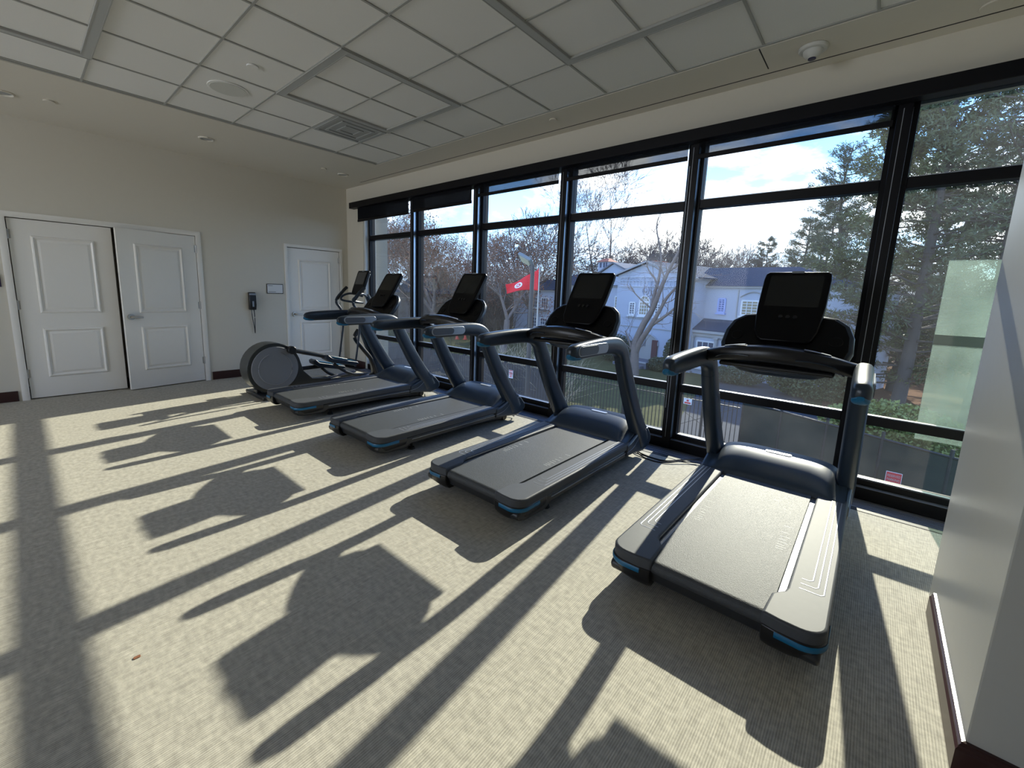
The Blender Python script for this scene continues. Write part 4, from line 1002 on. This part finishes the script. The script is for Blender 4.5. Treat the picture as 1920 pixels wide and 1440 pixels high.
spots = [ # x, y, mesh, rot, scale, words
 (-23.5, 27, B, .3, .95, 'bare tree with clinging rust leaves left of the red flag'),
 (-29, 24, B, 2.1, 1.05, 'bare tree with rust leaves seen in the second window bay'),
 (-27.5, 36, D_, 1.0, 1.1, 'tall grey bare tree behind the lamp post'),
 (-21, 38, C_, .4, 1.12, 'slim straight bare tree just behind the red flag'),
 (-33, 19.5, A, .2, .95, 'grey bare tree at the right side of the second window bay'),
 (-35, 16, A, 2.9, .80, 'low arching bare tree in the first window bay, nearer one'),
 (-48, 22, C_, 1.9, 1.1, 'thin bare tree in the first window bay, farther one'),
 (-22, 46, D_, 4.2, .95, 'spreading bare tree behind the left roof of the mansion'),
 (-18.3, 47, D_, 2.2, 1.0, 'fan-shaped bare tree behind the mansion bell tower, left one'),
 (-14.6, 45, D_, 5.1, .95, 'fan-shaped bare tree behind the mansion bell tower, right one'),
 (-10.8, 46, D_, 3.0, .85, 'bare tree behind the gable, partly hidden by the leaning tree'),
 (-8.5, 44, A, .7, .70, 'small bare tree above the right slate roof'),
 (-38, 33, B, 4.0, 1.0, 'bare tree with rust leaves behind the third treadmill screen'),
 (-41, 30, D_, 5.5, 1.1, 'thin bare tree above the farthest treadmill'),
 (-30, 45, C_, .9, 1.1, 'distant bare tree left of the flagpole'),
 (-60, 34, A, 3.6, 1.1, 'distant bare tree behind the elliptical screen')]
used = set()
for x, y, src, rz, sc, lb in spots:
    o = src if id(src) not in used else copy_tree(src); used.add(id(src))
    put(o, x, y, rz, sc, lb, GT)

def pine(seed, height, m_, crown0=.25, rad=2.6, dens=1.0):
    rnd = random.Random(seed); V = []; F = []; NV = []; NF = []
    p = Vector((0, 0, -.1)); n = 14
    pts = [Vector((.25*sin(i*.6+seed), .2*cos(i*.5), height*i/n)) for i in range(n+1)]
    for i in range(n):
        r0 = .24*(1-i/n)+.03; tube_fast(V, F, pts[i], pts[i+1], r0, .24*(1-(i+1)/n)+.03, 7)
    z = height*crown0
    while z < height*.98:
        f = (z/height-crown0)/(1-crown0); R0 = rad*(1-f)**.7*(.75+.5*rnd.random())+.3
        k = rnd.randint(3, 5)
        for j in range(k):
            th = rnd.uniform(0, 2*pi); ln = R0*rnd.uniform(.6, 1.15); i0 = min(int(z/height*n), n-1)
            b0 = pts[i0].lerp(pts[i0+1], z/height*n-i0); d = Vector((cos(th), sin(th), rnd.uniform(-.05, .35))).normalized()
            sg = 5; q0 = b0
            for s_ in range(sg):
                q1 = q0+d*(ln/sg)+Vector((0, 0, .03*s_)); tube_fast(V, F, q0, q1, .045*(1-s_/sg)+.008, .045*(1-(s_+1)/sg)+.006, 4)
                if s_ >= 1:
                    for t_ in range(int(5*dens)):
                        sd = (d+Vector((rnd.uniform(-1, 1), rnd.uniform(-1, 1), rnd.uniform(-.3, .5)))).normalized()
                        c = q1+sd*rnd.uniform(.1, .5)
                        tube_fast(V, F, q1, c, .01, .005, 3)
                        for u in range(int(9*dens)):
                            nd = (sd*.6+Vector((rnd.uniform(-1, 1), rnd.uniform(-1, 1), rnd.uniform(-.7, 1)))).normalized(); l_ = rnd.uniform(.14, .26)
                            cc = c+Vector((rnd.gauss(0, .09), rnd.gauss(0, .09), rnd.gauss(0, .06)))
                            w_ = nd.cross(Vector((rnd.random(), rnd.random(), rnd.random()))).normalized()*.028
                            m0 = len(NV); NV.extend([tuple(cc-w_), tuple(cc+w_), tuple(cc+nd*l_)]); NF.append((m0, m0+1, m0+2))
                q0 = q1
        z += height*.022+rnd.uniform(0, .25)
    o = mesh_obj('pine_tree', V, F, bark3_m); mesh_obj('needles', NV, NF, m_, o, False)
    return o
PA = pine(1, 16, needle_m, .18, 3.4, 1.1); PB = pine(2, 15, needle2_m, .10, 3.0, 1.1); PC = pine(4, 17, needle_m, .42, 3.6, .8)
pspots = [
 (-.2, 26, PB, 0, .95, 'dense pine with yellow green needles left of the right mullion'),
 (1.2, 25.5, PA, 1, 1.05, 'dark pine with thick trunk just right of the right mullion'),
 (3.3, 25, PC, 2, 1.0, 'tall pine with bare lower trunk in the right window bay, left one'),
 (5.4, 27, PC, 4, 1.05, 'tall pine with bare lower trunk in the right window bay, right one'),
 (-2.6, 37, PA, 3, .95, 'broad dark pine behind the nearest treadmill screen'),
 (-5.2, 43, PB, 5, .80, 'rounded pine above the right end of the slate roof, nearer the mullion'),
 (-8.0, 45, PA, 2, .66, 'small rounded pine rising over the slate roof'),
 (-4.4, 52, PA, .6, .95, 'pine behind the others at the centre of the skyline'),
 (1.5, 34, PB, 2.5, 1.1, 'pine filling the gap behind the right mullion'),
 (6.5, 36, PA, 1.7, 1.1, 'pine behind the green glass panel'),
 (9.5, 33, PB, 3.7, 1.1, 'pine at the far right behind the green glass panel'),
 (3.6, 40, PA, 5.7, 1.1, 'pine seen between the two tall bare trunks')]
used = set()
for x, y, src, rz, sc, lb in pspots:
    o = src if id(src) not in used else copy_tree(src); used.add(id(src))
    put(o, x, y, rz, sc, lb, 'pines at the right of the lawn')

# undergrowth, hedges and far woods
def thicket(seed, n, xr, yr, hr, name, m_, label, cat, lean=.35, r=.02, seg=4, z0=G, polar=False):
    rnd = random.Random(seed); V = []; F = []
    for i in range(n):
        x, y = rnd.uniform(*xr), rnd.uniform(*yr); x = x*y if polar else x; p = Vector((x, y, z0)); d = Vector((rnd.gauss(0, lean), rnd.gauss(0, lean), 1)).normalized(); h_ = rnd.uniform(*hr); rr = r*rnd.uniform(.5, 1.3)
        for k in range(seg):
            d = (d+Vector((rnd.gauss(0, .25), rnd.gauss(0, .25), rnd.gauss(0, .12)))).normalized(); q = p+d*h_/seg
            tube_fast(V, F, p, q, rr, rr*.7, 3)
            if k > 0:
                e_ = (d+Vector((rnd.gauss(0, .7), rnd.gauss(0, .7), rnd.gauss(0, .3)))).normalized(); tube_fast(V, F, q, q+e_*h_*.3, rr*.5, rr*.25, 3)
            p = q; rr *= .7
    o = mesh_obj(name, V, F, m_, None, False); tag(o, label, cat, kind='stuff'); return o
thicket(1, 7500, (-2.2, -.84), (33, 50), (3.0, 8.0), 'undergrowth', twig_m, 'dense grey brown brushwood under the bare trees at left', 'undergrowth', r=.04, polar=True)
thicket(2, 420, (-15.8, -10.2), (15.3, 17.2), (1.4, 2.9), 'shrub', mat('pale_twig', (.42, .35, .24), .9), 'pale leafless shrub behind the wooden fence', 'shrub', lean=.6, r=.014)
thicket(3, 8000, (-1.2, .35), (62, 80), (5, 12), 'undergrowth', twig_m, 'distant leafless woods along the skyline', 'woods', r=.06, polar=True)
def leafy(seed, n, c, rad, name, m_, label, cat='shrub', s=.06, kind=None):
    rnd = random.Random(seed); V = []; F = []
    for i in range(n):
        while True:
            u = Vector((rnd.uniform(-1, 1), rnd.uniform(-1, 1), rnd.uniform(-1, 1)))
            if .3 < u.length < 1: break
        p = Vector((u.x*rad[0], u.y*rad[1], (u.z+1)*rad[2]*.5)); ss = s*rnd.uniform(.6, 1.4)
        a = Vector((rnd.gauss(0, 1), rnd.gauss(0, 1), rnd.gauss(0, 1))).normalized()*ss; b_ = a.cross(Vector((rnd.gauss(0, 1), rnd.gauss(0, 1), 1))).normalized()*ss*.6
        k = len(V); V += [tuple(p-a), tuple(p+b_), tuple(p+a), tuple(p-b_)]; F.append((k, k+1, k+2, k+3))
    st_v, st_f = [], []
    for k in range(14):
        tube_fast(st_v, st_f, Vector((0, 0, 0)), Vector((rad[0]*.6*cos(k), rad[1]*.6*sin(k*1.7), rad[2]*.8)), .02, .01, 3)
    nv = len(V); V += st_v; F += [tuple(nv+i for i in f) for f in st_f]
    o = mesh_obj(name, V, F, m_, None, False); o.location = c; tag(o, label, cat, kind=kind); return o
leafy(1, 8000, (.75, 17.6, G), (1.9, 1.6, 2.1), 'leafy_bush', bush_m, 'yellow green bush behind the screened fence at right', 'bush', .07)
leafy(2, 2600, (-10.25, 29.3, G), (.55, .5, 2.4), 'evergreen_shrub', needle_m, 'clipped dark shrub right of the mansion porch', 'shrub', .06)
leafy(3, 3000, (-10.9, 28.9, G), (.8, .6, 1.0), 'evergreen_shrub', needle_m, 'low bluish shrub at the foot of the porch steps', 'shrub', .05)
leafy(4, 5000, (-15.2, 30.6, G), (1.6, .9, 2.2), 'evergreen_shrub', needle_m, 'dark shrub behind the trunk of the leaning tree', 'shrub', .06)
leafy(6, 4000, (-6.0, 28.3, G), (1.6, .6, 1.1), 'evergreen_shrub', needle_m, 'low evergreen shrub at the end of the driveway', 'shrub', .06)
leafy(9, 9000, (-2.0, 27.2, G), (2.4, .9, 1.9), 'evergreen_shrub', needle2_m, 'broad evergreen shrub right of the driveway end', 'shrub', .07)
leafy(7, 14000, (4, 46, G), (9, 2, 6), 'evergreen_shrub', needle_m, 'tall dark hedge closing the view behind the pines', 'hedge', .13)
leafy(8, 9000, (-55, 20, G), (9, 4, 5), 'evergreen_shrub', mat('ivy_green', (.10, .13, .08), .8, noise=.3, nscale=1), 'grey green ivy bank seen in the first window bay', 'shrub', .12)
# far brown house among the trees
hs = empty('far_house', (-40, 30, G))
MB().box(-3, 3, 0, 5, 0, 4.6).build('wall', mat('house_brown', (.10, .075, .06), .9), hs, smooth=0)
MB().prism([(-3.4, 4.6), (3.4, 4.6), (0, 6.6)], 'y', -.3, 5.3).build('roof', slate_m, hs, smooth=0)
MB().box(1.2, 2.2, 2, 3, 5, 7.6).build('chimney', bark_m, hs, smooth=0)
tag(hs, 'dim brown house half hidden by bare trees at left', 'house')

# green tinted glass screen standing outside the right window bay
gp = empty('glass_screen', (.36, 4.85, .42))
MB().box(0, 1.3, -.006, .006, 0, 1.45).build('glass', green_m, gp, smooth=0)
MB().box(0, 1.3, -.012, .012, .79, .87).build('reflection_band', mat('reflection_green', (.12, .17, .14), .5, alpha=.75), gp, smooth=0)  # darker band painted in for a reflection across the glass
tag(gp, 'green tinted glass panel standing outside the right window bay', 'glass panel')
